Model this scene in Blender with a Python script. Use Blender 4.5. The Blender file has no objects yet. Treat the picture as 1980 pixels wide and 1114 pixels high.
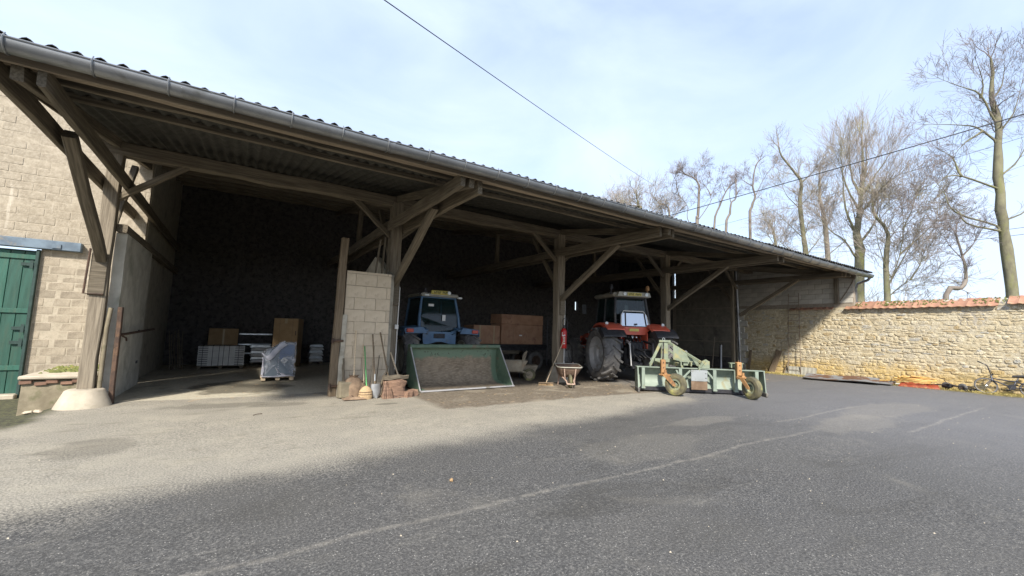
import bpy, math, random
from mathutils import Vector, Matrix, Euler
R = random.Random(11)
rad = math.radians
scene = bpy.context.scene

# ---------------------------------------------------------------- camera
cam_d = bpy.data.cameras.new('camera')
cam = bpy.data.objects.new('camera', cam_d)
scene.collection.objects.link(cam)
yaw, pitch, roll = rad(33.114), rad(5.875), 0.030
Fw = Vector((math.sin(yaw)*math.cos(pitch), math.cos(yaw)*math.cos(pitch), math.sin(pitch)))
Rt = Vector((math.cos(yaw), -math.sin(yaw), 0))
Up = Rt.cross(Fw)
Rx = Rt*math.cos(roll) + Up*math.sin(roll)
Uy = -Rt*math.sin(roll) + Up*math.cos(roll)
mw = Matrix.Identity(4)
for i in range(3):
    mw[i][0], mw[i][1], mw[i][2] = Rx[i], Uy[i], -Fw[i]
mw[2][3] = 1.5
cam.matrix_world = mw
cam_d.sensor_fit = 'HORIZONTAL'
cam_d.sensor_width = 36
cam_d.lens = 36*810.2/1980
cam_d.clip_start, cam_d.clip_end = 0.05, 3000
scene.camera = cam

# ---------------------------------------------------------------- sky, sun, exposure
to_sun = Vector((-0.58, -0.70, 0.74)).normalized()
sun_el = math.asin(to_sun.z)
sun_az = math.atan2(to_sun.x, to_sun.y)
world = bpy.data.worlds.new('World')
scene.world = world
world.use_nodes = True
nt = world.node_tree
bg = nt.nodes['Background']
sky = nt.nodes.new('ShaderNodeTexSky')
sky.sky_type = 'NISHITA'
sky.sun_disc = False
sky.sun_elevation = sun_el
sky.sun_rotation = sun_az
sky.air_density, sky.dust_density, sky.ozone_density = 1.0, 1.2, 1.0
tc = nt.nodes.new('ShaderNodeTexCoord')
mp = nt.nodes.new('ShaderNodeMapping'); mp.inputs['Scale'].default_value = (1.0, 1.3, 2.6)
nz = nt.nodes.new('ShaderNodeTexNoise'); nz.inputs['Scale'].default_value = 1.7; nz.inputs['Detail'].default_value = 7; nz.inputs['Roughness'].default_value = 0.52; nz.inputs['Distortion'].default_value = 0.6
mr = nt.nodes.new('ShaderNodeMapRange'); mr.inputs['From Min'].default_value = 0.34; mr.inputs['From Max'].default_value = 0.66
mr.inputs['To Min'].default_value = 0.50; mr.inputs['To Max'].default_value = 0.93
mx = nt.nodes.new('ShaderNodeMix'); mx.data_type = 'RGBA'
mx.inputs['B'].default_value = (3.45, 4.05, 5.2, 1)
nt.links.new(tc.outputs['Generated'], mp.inputs['Vector'])
nt.links.new(mp.outputs['Vector'], nz.inputs['Vector'])
nt.links.new(nz.outputs['Fac'], mr.inputs['Value'])
nt.links.new(mr.outputs['Result'], mx.inputs['Factor'])
nt.links.new(sky.outputs['Color'], mx.inputs['A'])
nt.links.new(mx.outputs['Result'], bg.inputs['Color'])
bg.inputs['Strength'].default_value = 0.10
sun_d = bpy.data.lights.new('sun', 'SUN')
sun_d.energy = 2.75; sun_d.angle = rad(5.0); sun_d.color = (1.0, 0.93, 0.82)
sun = bpy.data.objects.new('sun', sun_d)
sun.rotation_euler = (-to_sun).to_track_quat('-Z', 'Y').to_euler()
sun.location = (0, 0, 30)
scene.collection.objects.link(sun)
vs = scene.view_settings
vs.view_transform = 'Standard'; vs.look = 'None'; vs.gamma = 1; vs.use_curve_mapping = False
vs.exposure = 1.45
scene.cycles.max_bounces = 8
scene.cycles.use_denoising = True
scene.cycles.denoising_input_passes = 'RGB_ALBEDO_NORMAL'
scene.cycles.denoising_prefilter = 'ACCURATE'
scene.cycles.caustics_reflective = False
scene.cycles.caustics_refractive = False

# ---------------------------------------------------------------- mesh helpers
COL = scene.collection
def link_obj(name, mesh, mat, parent=None, M=None):
    o = bpy.data.objects.new(name, mesh)
    COL.objects.link(o)
    if mat is not None and mesh is not None and len(mesh.materials) == 0:
        mesh.materials.append(mat)
    if M is not None: o.matrix_basis = M
    if parent is not None:
        o.parent = parent
        if parent.parent is not None:
            o.matrix_parent_inverse = parent.matrix_basis.inverted()
    return o
def tag(o, label=None, cat=None, group=None, kind=None):
    if label: o['label'] = label
    if cat: o['category'] = cat
    if group: o['group'] = group
    if kind: o['kind'] = kind
    return o
def thing(name, label, cat, loc=(0, 0, 0), rz=0, group=None, tilt=None):
    o = bpy.data.objects.new(name, None)
    COL.objects.link(o)
    o.empty_display_size = 0.2
    M = Matrix.Translation(loc) @ Matrix.Rotation(rz, 4, 'Z')
    if tilt is not None: M = M @ tilt
    o.matrix_basis = M
    return tag(o, label, cat, group)
def TR(x=0, y=0, z=0, rx=0, ry=0, rz=0):
    return Matrix.Translation((x, y, z)) @ Euler((rx, ry, rz)).to_matrix().to_4x4()

class MB:
    def __init__(s): s.v = []; s.f = []
    def add(s, vs, fs, M=None):
        b = len(s.v)
        s.v += [tuple(M @ Vector(p)) for p in vs] if M is not None else [tuple(p) for p in vs]
        s.f += [tuple(b+i for i in f) for f in fs]
        return s
    def box(s, c, d, M=None, ch=0.0, jit=0.0):
        hx, hy, hz = d[0]/2, d[1]/2, d[2]/2
        if ch <= 0:
            vs = [(c[0]+sx*hx, c[1]+sy*hy, c[2]+sz*hz) for sx in (-1, 1) for sy in (-1, 1) for sz in (-1, 1)]
            fs = [(0,1,3,2),(4,6,7,5),(0,4,5,1),(2,3,7,6),(0,2,6,4),(1,5,7,3)]
        else:
            ch = min(ch, hx*.8, hy*.8, hz*.8)
            vs = []
            idx = {}
            for sx in (-1, 1):
                for sy in (-1, 1):
                    for sz in (-1, 1):
                        for a in range(3):
                            p = [hx-ch, hy-ch, hz-ch]; p[a] += ch
                            idx[(sx, sy, sz, a)] = len(vs)
                            vs.append((c[0]+sx*p[0], c[1]+sy*p[1], c[2]+sz*p[2]))
            fs = []
            g = lambda a, b, cc, ax: idx[(a, b, cc, ax)]
            for q in (-1, 1):
                f = [g(q,-1,-1,0), g(q,1,-1,0), g(q,1,1,0), g(q,-1,1,0)]; fs.append(f if q > 0 else f[::-1])
                f = [g(-1,q,-1,1), g(-1,q,1,1), g(1,q,1,1), g(1,q,-1,1)]; fs.append(f if q > 0 else f[::-1])
                f = [g(-1,-1,q,2), g(1,-1,q,2), g(1,1,q,2), g(-1,1,q,2)]; fs.append(f if q > 0 else f[::-1])
            for a in (-1, 1):
                for b in (-1, 1):
                    f = [g(a,b,-1,0), g(a,b,-1,1), g(a,b,1,1), g(a,b,1,0)]; fs.append(f if a*b > 0 else f[::-1])
                    f = [g(a,-1,b,0), g(a,1,b,0), g(a,1,b,2), g(a,-1,b,2)]; fs.append(f if a*b > 0 else f[::-1])
                    f = [g(-1,a,b,1), g(-1,a,b,2), g(1,a,b,2), g(1,a,b,1)]; fs.append(f if a*b > 0 else f[::-1])
                    for cc in (-1, 1):
                        f = [g(a,b,cc,0), g(a,b,cc,1), g(a,b,cc,2)]; fs.append(f if a*b*cc > 0 else f[::-1])
            if jit: vs = [tuple(k+R.uniform(-jit, jit) for k in p) for p in vs]
        return s.add(vs, fs, M)
    def tube(s, pts, r, n=8, cap=True, M=None, flat=None):
        pts = [Vector(p) for p in pts]
        rs = r if isinstance(r, (list, tuple)) else [r]*len(pts)
        vs, fs = [], []
        ref = None
        for i, p in enumerate(pts):
            t = (pts[min(i+1, len(pts)-1)] - pts[max(i-1, 0)])
            t = t.normalized() if t.length > 1e-9 else Vector((0, 0, 1))
            if ref is None:
                ref = Vector((0, 0, 1)) if abs(t.z) < .9 else Vector((1, 0, 0))
            a = t.cross(ref)
            if a.length < 1e-6: a = t.cross(Vector((0, 1, 0)))
            a.normalize(); b = a.cross(t).normalized(); ref = b
            for k in range(n):
                an = 2*math.pi*k/n
                vs.append(p + (a*math.cos(an) + b*math.sin(an))*rs[i])
        for i in range(len(pts)-1):
            for k in range(n):
                fs.append((i*n+k, i*n+(k+1) % n, (i+1)*n+(k+1) % n, (i+1)*n+k))
        if cap:
            fs.append(tuple(range(n))[::-1]); fs.append(tuple((len(pts)-1)*n+k for k in range(n)))
        return s.add(vs, fs, M)
    def lathe(s, prof, axis='Z', n=24, c=(0, 0, 0), M=None, a0=0, a1=2*math.pi):
        full = abs(a1-a0-2*math.pi) < 1e-6
        m = n if full else n+1
        vs, fs = [], []
        for k in range(m):
            an = a0+(a1-a0)*k/n
            cs, sn = math.cos(an), math.sin(an)
            for (r, h) in prof:
                if axis == 'Z': p = (r*cs, r*sn, h)
                elif axis == 'X': p = (h, r*cs, r*sn)
                else: p = (r*sn, h, r*cs)
                vs.append((p[0]+c[0], p[1]+c[1], p[2]+c[2]))
        L = len(prof)
        for k in range(n):
            k2 = (k+1) % m
            for j in range(L-1):
                fs.append((k*L+j, k2*L+j, k2*L+j+1, k*L+j+1))
        return s.add(vs, fs, M)
    def prism(s, poly, lo, hi, axis='Y', M=None):
        n = len(poly); vs = []
        for h in (lo, hi):
            for (a, b) in poly:
                vs.append({'X': (h, a, b), 'Y': (a, h, b), 'Z': (a, b, h)}[axis])
        fs = [tuple(range(n))[::-1], tuple(range(n, 2*n))]
        fs += [(i, (i+1) % n, n+(i+1) % n, n+i) for i in range(n)]
        return s.add(vs, fs, M)
    def sheet(s, rows, M=None, thick=None):
        nr, nc = len(rows), len(rows[0])
        vs = [p for r in rows for p in r]
        fs = [(i*nc+j, i*nc+j+1, (i+1)*nc+j+1, (i+1)*nc+j) for i in range(nr-1) for j in range(nc-1)]
        if thick:
            t = Vector(thick); k = len(vs)
            vs = vs + [tuple(Vector(p)+t) for p in vs]
            fs = fs + [tuple(k+i for i in f[::-1]) for f in fs]
            ring = [j for j in range(nc)] + [i*nc+nc-1 for i in range(1, nr)] + [(nr-1)*nc+j for j in range(nc-2, -1, -1)] + [i*nc for i in range(nr-2, 0, -1)]
            for a, b in zip(ring, ring[1:]+ring[:1]): fs.append((b, a, k+a, k+b))
        return s.add(vs, fs, M)
    def mesh(s, name, smooth=None):
        me = bpy.data.meshes.new(name)
        me.from_pydata(s.v, [], s.f)
        me.update()
        if smooth is not None:
            me.shade_smooth()
            me.set_sharp_from_angle(angle=rad(smooth))
        return me
    def obj(s, name, mat, parent=None, M=None, smooth=None, fix=True):
        me = s.mesh(name, smooth)
        if fix:
            import bmesh
            bm = bmesh.new(); bm.from_mesh(me)
            bmesh.ops.recalc_face_normals(bm, faces=bm.faces)
            bm.to_mesh(me); bm.free()
        return link_obj(name, me, mat, parent, M)

def frame_of(p0, p1, up=Vector((0, 0, 1)), twist=0):
    p0, p1 = Vector(p0), Vector(p1)
    x = (p1-p0).normalized()
    if abs(x.dot(up)) > .98: up = Vector((0, 1, 0))
    y = up.cross(x).normalized(); z = x.cross(y)
    M = Matrix(((x.x, y.x, z.x, p0.x), (x.y, y.y, z.y, p0.y), (x.z, y.z, z.z, p0.z), (0, 0, 0, 1)))
    return M @ Matrix.Rotation(twist, 4, 'X')
def beam(name, p0, p1, w, h, mat, parent, ch=0.012, jit=0.004, seg=5, twist=0, up=Vector((0, 0, 1)), sag=0):
    L = (Vector(p1)-Vector(p0)).length
    M = frame_of(p0, p1, up, twist)
    m = MB()
    c = min(ch, w*.3, h*.3)
    prof = [(w/2-c, h/2), (-w/2+c, h/2), (-w/2, h/2-c), (-w/2, -h/2+c), (-w/2+c, -h/2), (w/2-c, -h/2), (w/2, -h/2+c), (w/2, h/2-c)]
    vs, fs = [], []
    for i in range(seg+1):
        t = i/seg
        oy, oz = R.uniform(-jit, jit)*2, R.uniform(-jit, jit)*2 - sag*4*t*(1-t)
        sc = 1+R.uniform(-.03, .03) if jit else 1
        for (a, b) in prof: vs.append((L*t, a*sc+oy+R.uniform(-jit, jit), b*sc+oz+R.uniform(-jit, jit)))
    n = 8
    for i in range(seg):
        for k in range(n): fs.append((i*n+k, i*n+(k+1) % n, (i+1)*n+(k+1) % n, (i+1)*n+k))
    fs.append(tuple(range(n))[::-1]); fs.append(tuple(seg*n+k for k in range(n)))
    m.add(vs, fs)
    return m.obj(name, mat, parent, M)

# ---------------------------------------------------------------- material helpers
class NB:
    def __init__(s, name):
        s.m = bpy.data.materials.new(name); s.m.use_nodes = True
        s.nt = s.m.node_tree; s.b = s.nt.nodes['Principled BSDF']; s.out = s.nt.nodes['Material Output']
        s.tcn = None
    def n(s, t, **k):
        x = s.nt.nodes.new(t)
        for a, b in k.items(): setattr(x, a, b)
        return x
    def put(s, sock, v):
        if isinstance(v, bpy.types.NodeSocket): s.nt.links.new(v, sock)
        elif isinstance(v, (tuple, list)) and sock.type == 'RGBA' and len(v) == 3: sock.default_value = (*v, 1)
        else: sock.default_value = v
    def tc(s, which='Object'):
        if s.tcn is None: s.tcn = s.n('ShaderNodeTexCoord')
        return s.tcn.outputs[which]
    def map(s, vec, scale=(1, 1, 1), loc=(0, 0, 0), rot=(0, 0, 0)):
        x = s.n('ShaderNodeMapping'); s.put(x.inputs['Vector'], vec)
        x.inputs['Scale'].default_value = scale; x.inputs['Location'].default_value = loc; x.inputs['Rotation'].default_value = rot
        return x.outputs[0]
    def sep(s, vec):
        x = s.n('ShaderNodeSeparateXYZ'); s.put(x.inputs[0], vec); return x.outputs
    def ma(s, op, a, b=0.0, clamp=False):
        x = s.n('ShaderNodeMath', operation=op, use_clamp=clamp); s.put(x.inputs[0], a); s.put(x.inputs[1], b); return x.outputs[0]
    def mr(s, v, a, b, c=0.0, d=1.0, smooth=True):
        x = s.n('ShaderNodeMapRange', interpolation_type='SMOOTHSTEP' if smooth else 'LINEAR')
        s.put(x.inputs['Value'], v)
        for k, q in (('From Min', a), ('From Max', b), ('To Min', c), ('To Max', d)): s.put(x.inputs[k], q)
        return x.outputs[0]
    def mix(s, f, a, b, blend='MIX'):
        x = s.n('ShaderNodeMix', data_type='RGBA', blend_type=blend)
        s.put(x.inputs['Factor'], f); s.put(x.inputs['A'], a); s.put(x.inputs['B'], b); return x.outputs['Result']
    def noise(s, vec, scale, detail=4, rough=.55, dist=0.0):
        x = s.n('ShaderNodeTexNoise'); s.put(x.inputs['Vector'], vec)
        x.inputs['Scale'].default_value = scale; x.inputs['Detail'].default_value = detail; x.inputs['Roughness'].default_value = rough; x.inputs['Distortion'].default_value = dist
        return x.outputs['Fac']
    def voro(s, vec, scale, feature='F1', out='Distance'):
        x = s.n('ShaderNodeTexVoronoi', feature=feature); s.put(x.inputs['Vector'], vec); x.inputs['Scale'].default_value = scale
        return x.outputs[out]
    def rnd(s):
        a = s.n('ShaderNodeObjectInfo').outputs['Random']; b = s.n('ShaderNodeNewGeometry').outputs['Random Per Island']
        return s.ma('FRACT', s.ma('ADD', a, b))
    def bump(s, h, strength=.3, dist=.01):
        x = s.n('ShaderNodeBump'); s.put(x.inputs['Height'], h); x.inputs['Strength'].default_value = strength; x.inputs['Distance'].default_value = dist
        s.nt.links.new(x.outputs[0], s.b.inputs['Normal'])
    def fin(s, col, rough=.8, metal=0.0, spec=None):
        s.put(s.b.inputs['Base Color'], col); s.put(s.b.inputs['Roughness'], rough); s.put(s.b.inputs['Metallic'], metal)
        if spec is not None: s.b.inputs['Specular IOR Level'].default_value = spec
        return s.m

def basic(name, c1, c2=None, scale=6, rough=.8, metal=0.0, bump=0.0, bscale=60, c3=None, s3=2.5, t3=(.55, .7), var=.18, grain=None, spec=None, coord='Object'):
    q = NB(name)
    c2 = c2 or tuple(k*.7 for k in c1)
    v = q.tc(coord)
    if grain: v = q.map(v, grain)
    f = q.mr(q.noise(v, scale, 6, .6), .3, .7)
    col = q.mix(f, c2, c1)
    if c3:
        f3 = q.mr(q.noise(v, s3, 5, .62, .4), t3[0], t3[1]); col = q.mix(f3, col, c3)
    if var:
        r = q.mr(q.rnd(), 0, 1, 1-var, 1+var, False)
        hs = q.n('ShaderNodeHueSaturation'); q.put(hs.inputs['Value'], r); q.put(hs.inputs['Color'], col); col = hs.outputs[0]
    if bump: q.bump(q.noise(v, bscale, 6, .65), bump, .01)
    rr = q.mr(f, 0, 1, min(1, rough+.08), max(.05, rough-.06), False)
    return q.fin(col, rr, metal, spec)

MT = {}
MT['wood'] = basic('weathered_timber', (0.2, 0.168, 0.122), (0.095, 0.078, 0.055), 3, .85, bump=.5, bscale=7, c3=(0.055, 0.05, 0.038), s3=1.2, t3=(.55, .78), grain=(.6, 14, 14))
MT['wood_post'] = basic('bleached_post_timber', (.30, .255, .19), (.16, .132, .098), 3, .85, bump=.5, bscale=7, c3=(.08, .072, .055), s3=1.0, t3=(.58, .8), grain=(.6, 14, 14))
MT['wood_warm'] = basic('brown_timber', (0.22, 0.165, 0.105), (0.12, 0.088, 0.056), 3, .8, bump=.4, bscale=7, grain=(.6, 14, 14))
MT['wood_eave'] = basic('pale_weathered_eave_board', (.40, .325, .235), (.25, .20, .145), 3, .85, bump=.4, bscale=7, c3=(.14, .115, .085), s3=1.1, t3=(.55, .8), grain=(.6, 14, 14))
MT['wood_red'] = basic('red_brown_wood', (0.24, 0.15, 0.1), (0.14, 0.085, 0.06), 5, .85, bump=.6, bscale=9, c3=(0.07, 0.045, 0.035), s3=4, grain=(1, 5, 5))
MT['wood_pale'] = basic('pale_handle_wood', (0.62, 0.5, 0.34), (0.46, 0.36, 0.24), 3, .6, bump=.2, bscale=6, grain=(.6, 16, 16))
def facade_mat(name, a, b, bumpy):
    q = NB(name); v = q.tc('Object'); g = q.n('ShaderNodeNewGeometry').outputs['Position']
    c = q.mix(q.mr(q.noise(v, 9, 6, .6), .3, .7), b, a)
    c = q.mix(q.ma('MULTIPLY', q.mr(q.noise(v, 21, 5, .7), .5, .68), .55), c, tuple(k*.55 for k in a))
    r = q.mr(q.rnd(), 0, 1, .86, 1.14, False); hs = q.n('ShaderNodeHueSaturation'); q.put(hs.inputs['Value'], r); q.put(hs.inputs['Color'], c); c = hs.outputs[0]
    smear = q.ma('MULTIPLY', q.mr(q.ma('ADD', q.sep(g)[2], q.ma('MULTIPLY', q.noise(g, 1.1, 5, .65), 3.2)), 4.2, 5.4), .75)
    c = q.mix(smear, c, q.mix(q.mr(q.noise(g, 16, 6, .7), .35, .7), (.31, .265, .20), (.45, .395, .31)))
    run = q.ma('MULTIPLY', q.mr(q.noise(q.map(g, (7, 7, .55)), 1.5, 4, .6), .60, .70), q.mr(q.noise(g, .8, 3), .45, .6))
    c = q.mix(q.ma('MULTIPLY', run, .55), c, (.60, .545, .45))
    damp = q.mr(q.noise(q.map(g, (1, 1, .35)), .9, 5, .6), .52, .72)
    c = q.mix(q.ma('MULTIPLY', damp, .35), c, (.30, .255, .19))
    q.bump(q.noise(v, 38, 6, .7), bumpy, .012)
    return q.fin(c, .94)
MT['block'] = facade_mat('beige_concrete_block', (.36, .31, .24), (.245, .208, .158), 1.0)
MT['block_pale'] = basic('pale_smooth_block', (0.58, 0.495, 0.375), (0.51, 0.43, 0.32), 7, .92, bump=.3, bscale=60, c3=(0.42, 0.345, 0.26), s3=3, var=.07)
MT['block_grey'] = basic('grey_concrete_block', (0.52, 0.495, 0.435), (0.41, 0.39, 0.34), 5, .93, bump=.4, bscale=60, var=.10)
MT['mortar'] = facade_mat('pale_mortar', (.48, .42, .33), (.40, .35, .27), .5)
MT['mortar_dark'] = basic('shaded_mortar', (.31, .27, .21), (.24, .2, .16), 12, .95, bump=.4, bscale=80, var=0)  # darker mortar, with the shade put into its colour
MT['concrete'] = basic('rough_concrete', (0.44, 0.41, 0.34), (0.33, 0.305, 0.25), 5, .9, bump=.4, bscale=50, c3=(0.24, 0.225, 0.18), s3=1.6, var=0)
MT['concrete_base'] = basic('cast_concrete', (.47, .415, .33), (.36, .315, .245), 4, .9, bump=.35, bscale=45, c3=(.26, .235, .17), s3=2.2, t3=(.55, .8), var=.05)
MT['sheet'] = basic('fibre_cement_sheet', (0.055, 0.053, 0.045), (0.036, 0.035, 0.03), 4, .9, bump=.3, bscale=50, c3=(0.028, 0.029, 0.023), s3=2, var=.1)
MT['rust'] = basic('rusty_steel', (0.115, 0.07, 0.048), (0.06, 0.042, 0.034), 8, .8, .3, bump=.4, bscale=50, c3=(0.15, 0.09, 0.055), s3=6, var=.1)
MT['dark_metal'] = basic('dark_greasy_steel', (.045, .045, .05), (.025, .025, .03), 10, .5, .5, bump=.2, var=.2)
MT['black_plastic'] = basic('black_plastic', (.035, .036, .04), (.022, .022, .026), 8, .55, bump=.1, c3=(.10, .09, .075), s3=2, var=.1)
MT['rubber'] = basic('dusty_rubber', (0.15, 0.145, 0.14), (0.08, 0.078, 0.078), 5, .85, bump=.3, c3=(0.26, 0.235, 0.19), s3=2.2, t3=(.52, .8), var=.05)
MT['rubber_mossy'] = basic('mossy_rubber', (.18, .16, .08), (.075, .07, .05), 5, .9, bump=.4, c3=(.26, .25, .09), s3=3, var=.05)
MT['rim_grey'] = basic('grey_rim', (0.52, 0.52, 0.52), (0.4, 0.4, 0.405), 4, .5, .2, bump=.1, c3=(0.26, 0.24, 0.2), s3=3, var=.05)
MT['red'] = basic('red_paint', (0.62, 0.12, 0.065), (0.52, 0.095, 0.055), 3, .38, bump=.05, c3=(0.36, 0.12, 0.08), s3=3, var=0)
MT['red_bottle'] = basic('red_enamel', (.52, .025, .025), (.45, .02, .02), 3, .3, var=0)
MT['blue'] = basic('blue_paint', (0.085, 0.17, 0.29), (0.06, 0.12, 0.21), 4, .45, bump=.08, c3=(0.1, 0.11, 0.12), s3=3, var=.05)
MT['cream_paint'] = basic('cream_grey_paint', (.40, .39, .33), (.30, .29, .25), 5, .5, bump=.1, var=.05)
MT['white'] = basic('white_paint', (.75, .75, .73), (.62, .62, .6), 4, .5, var=.04)
MT['white_film'] = basic('white_plastic', (.62, .62, .68), (.42, .43, .52), 5, .35, bump=.5, bscale=14, var=.05)
MT['zinc'] = basic('zinc', (0.3, 0.31, 0.32), (0.21, 0.22, 0.23), 2.5, .42, .75, bump=.08, bscale=20, c3=(0.15, 0.15, 0.14), s3=1.4, var=.06)
MT['galv'] = basic('galvanised_steel', (.62, .66, .68), (.45, .48, .5), 5, .35, .7, var=.12)
MT['grey_steel'] = basic('blue_grey_steel', (.16, .215, .27), (.10, .135, .175), 4, .6, .2, bump=.2, c3=(.22, .19, .15), s3=3, var=0)
MT['green_door'] = basic('green_door_paint', (0.022, 0.1, 0.072), (0.014, 0.068, 0.048), 3, .6, bump=.25, bscale=8, c3=(0.035, 0.085, 0.058), s3=1.3, t3=(.48, .66), var=.2, grain=(6, 6, .7))
MT['green_frame'] = basic('dark_green_frame', (.02, .05, .045), (.015, .035, .03), 6, .7, bump=.2, var=0)
MT['green_bucket'] = basic('green_bucket_paint', (0.125, 0.19, 0.13), (0.08, 0.13, 0.09), 4, .6, bump=.2, c3=(0.15, 0.13, 0.09), s3=3.5, t3=(.56, .68), var=.05)
MT['dirt_rust'] = basic('rust_and_dried_mud', (0.2, 0.14, 0.092), (0.12, 0.078, 0.05), 4, .92, bump=.6, bscale=30, c3=(0.24, 0.19, 0.13), s3=3, var=0)
MT['card'] = basic('cardboard', (.40, .27, .145), (.33, .215, .11), 4, .85, bump=.08, var=.08)
MT['card_red'] = basic('brown_cardboard', (.42, .25, .155), (.33, .18, .11), 3, .85, bump=.1, c3=(.25, .13, .09), s3=2.5, var=.08)
MT['tape'] = basic('packing_tape', (.47, .37, .22), (.42, .32, .19), 4, .4, var=0)
MT['crate_blue'] = basic('blue_grey_casing', (.13, .20, .36), (.10, .15, .26), 3, .5, var=0)
MT['crate_grey'] = basic('grey_casing', (.19, .235, .28), (.14, .175, .215), 3, .5, var=0)
MT['straw'] = basic('broom_straw', (.52, .38, .22), (.36, .25, .14), 12, .9, bump=.9, bscale=24, grain=(9, 9, 1), var=0)
MT['green_plastic'] = basic('green_plastic', (.12, .42, .14), (.09, .33, .11), 4, .45, var=0)
MT['sack'] = basic('brown_sacking', (.27, .19, .125), (.165, .115, .08), 8, .95, bump=.7, bscale=25, var=.05)
MT['tile'] = basic('terracotta_tile', (0.42, 0.23, 0.145), (0.31, 0.155, 0.1), 5, .85, bump=.4, bscale=40, c3=(0.3, 0.27, 0.14), s3=4, t3=(.56, .74), var=.22, coord='Object')
MT['moss'] = basic('moss', (.16, .17, .045), (.085, .10, .03), 14, .95, bump=1, bscale=40, c3=(.25, .2, .07), s3=5, var=.2)
MT['brick'] = basic('old_red_brick', (0.22, 0.13, 0.09), (0.15, 0.085, 0.06), 8, .92, bump=.5, bscale=40, var=.2)
MT['hose_yellow'] = basic('yellow_hose', (.66, .42, .14), (.55, .34, .11), 5, .5, var=0)
MT['orange'] = basic('orange_plastic', (0.3, 0.06, 0.025), (0.22, 0.045, 0.02), 5, .5, bump=.2, var=0)
MT['plate_yellow'] = basic('yellow_plate', (.62, .52, .12), (.52, .44, .11), 6, .5, var=0)
MT['lens_white'] = basic('lamp_lens', (.75, .78, .78), (.6, .63, .63), 6, .2, var=0)
MT['lens_red'] = basic('red_lens', (.5, .06, .03), (.4, .05, .03), 6, .25, var=0)
MT['orange_rust'] = basic('orange_paint_rusted', (0.38, 0.21, 0.085), (0.26, 0.135, 0.06), 6, .7, bump=.3, c3=(0.15, 0.09, 0.055), s3=5, var=.08)
MT['aqua'] = basic('pale_green_paint', (0.235, 0.285, 0.235), (0.175, 0.215, 0.18), 3.5, .6, bump=.12, bscale=25, c3=(0.2, 0.18, 0.095), s3=2.6, t3=(.55, .75), var=.05)
MT['aqua_moss'] = basic('green_paint_lichen', (0.215, 0.25, 0.18), (0.155, 0.19, 0.14), 4, .7, bump=.2, c3=(0.27, 0.255, 0.13), s3=3, t3=(.5, .68), var=.06)
MT['barrow'] = basic('dusty_barrow_steel', (.36, .31, .23), (.26, .22, .16), 5, .8, bump=.2, c3=(.26, .17, .1), s3=4, var=.05)
MT['barrow_rust'] = basic('rusty_barrow_tub', (.24, .165, .115), (.15, .10, .075), 6, .85, bump=.3, var=0)
MT['barrow_frame'] = basic('pinkish_frame_paint', (.50, .37, .30), (.38, .27, .21), 5, .7, bump=.2, c3=(.24, .15, .1), s3=5, var=0)
MT['bike_frame'] = basic('dark_bike_paint', (.06, .065, .085), (.04, .04, .055), 5, .4, .2, c3=(.16, .16, .18), s3=6, var=0)
MT['cable'] = basic('black_cable', (.035, .035, .04), (.03, .03, .032), 3, .7, var=0)
MT['roof_tile'] = basic('clay_roof', (.30, .15, .09), (.22, .11, .07), 4, .9, bump=.4, var=0)
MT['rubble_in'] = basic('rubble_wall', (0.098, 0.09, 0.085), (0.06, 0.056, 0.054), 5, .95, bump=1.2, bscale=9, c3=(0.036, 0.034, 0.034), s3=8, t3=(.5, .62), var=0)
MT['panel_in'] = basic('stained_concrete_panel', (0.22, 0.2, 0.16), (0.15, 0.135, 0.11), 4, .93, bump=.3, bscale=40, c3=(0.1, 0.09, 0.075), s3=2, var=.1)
MT['bark'] = basic('grey_bark', (0.22, 0.19, 0.165), (0.135, 0.115, 0.1), 4, .95, bump=.6, bscale=22, c3=(0.17, 0.17, 0.085), s3=1.2, t3=(.55, .72), var=0, grain=(1, 1, .4))
MT['bark_moss'] = basic('mossy_bark', (0.21, 0.2, 0.125), (0.125, 0.115, 0.085), 3, .95, bump=.6, bscale=20, c3=(0.18, 0.185, 0.08), s3=1.4, t3=(.52, .68), var=0, grain=(1, 1, .5))
MT['pale_render'] = basic('pale_grey_render', (.62, .60, .53), (.48, .46, .40), 4, .92, bump=.4, bscale=40, c3=(.30, .30, .24), s3=1.5, t3=(.52, .75), var=0)
MT['render_brown'] = basic('damp_brown_render', (.25, .215, .15), (.17, .145, .10), 5, .95, bump=.6, bscale=30, c3=(.10, .105, .05), s3=2.5, t3=(.52, .68), var=0)
MT['board_grey'] = basic('grimy_pale_board', (0.27, 0.295, 0.305), (0.22, 0.24, 0.245), 4, .6, c3=(0.16, 0.155, 0.12), s3=5, t3=(.58, .75), var=0)
MT['ladder'] = basic('weathered_ladder', (.20, .155, .11), (.13, .10, .075), 6, .8, var=.1)
MT['shovel_steel'] = basic('worn_shovel_steel', (.30, .31, .32), (.20, .205, .21), 6, .5, .3, c3=(.16, .13, .10), s3=5, var=0)
MT['twig'] = basic('bare_twigs', (0.31, 0.265, 0.23), (0.23, 0.195, 0.17), 1.2, .9, c3=(0.32, 0.3, 0.19), s3=.5, t3=(.5, .7), var=0)
MT['twig_dark'] = basic('dark_twigs', (0.21, 0.175, 0.165), (0.15, 0.125, 0.12), 1.2, .9, var=0)

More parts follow.
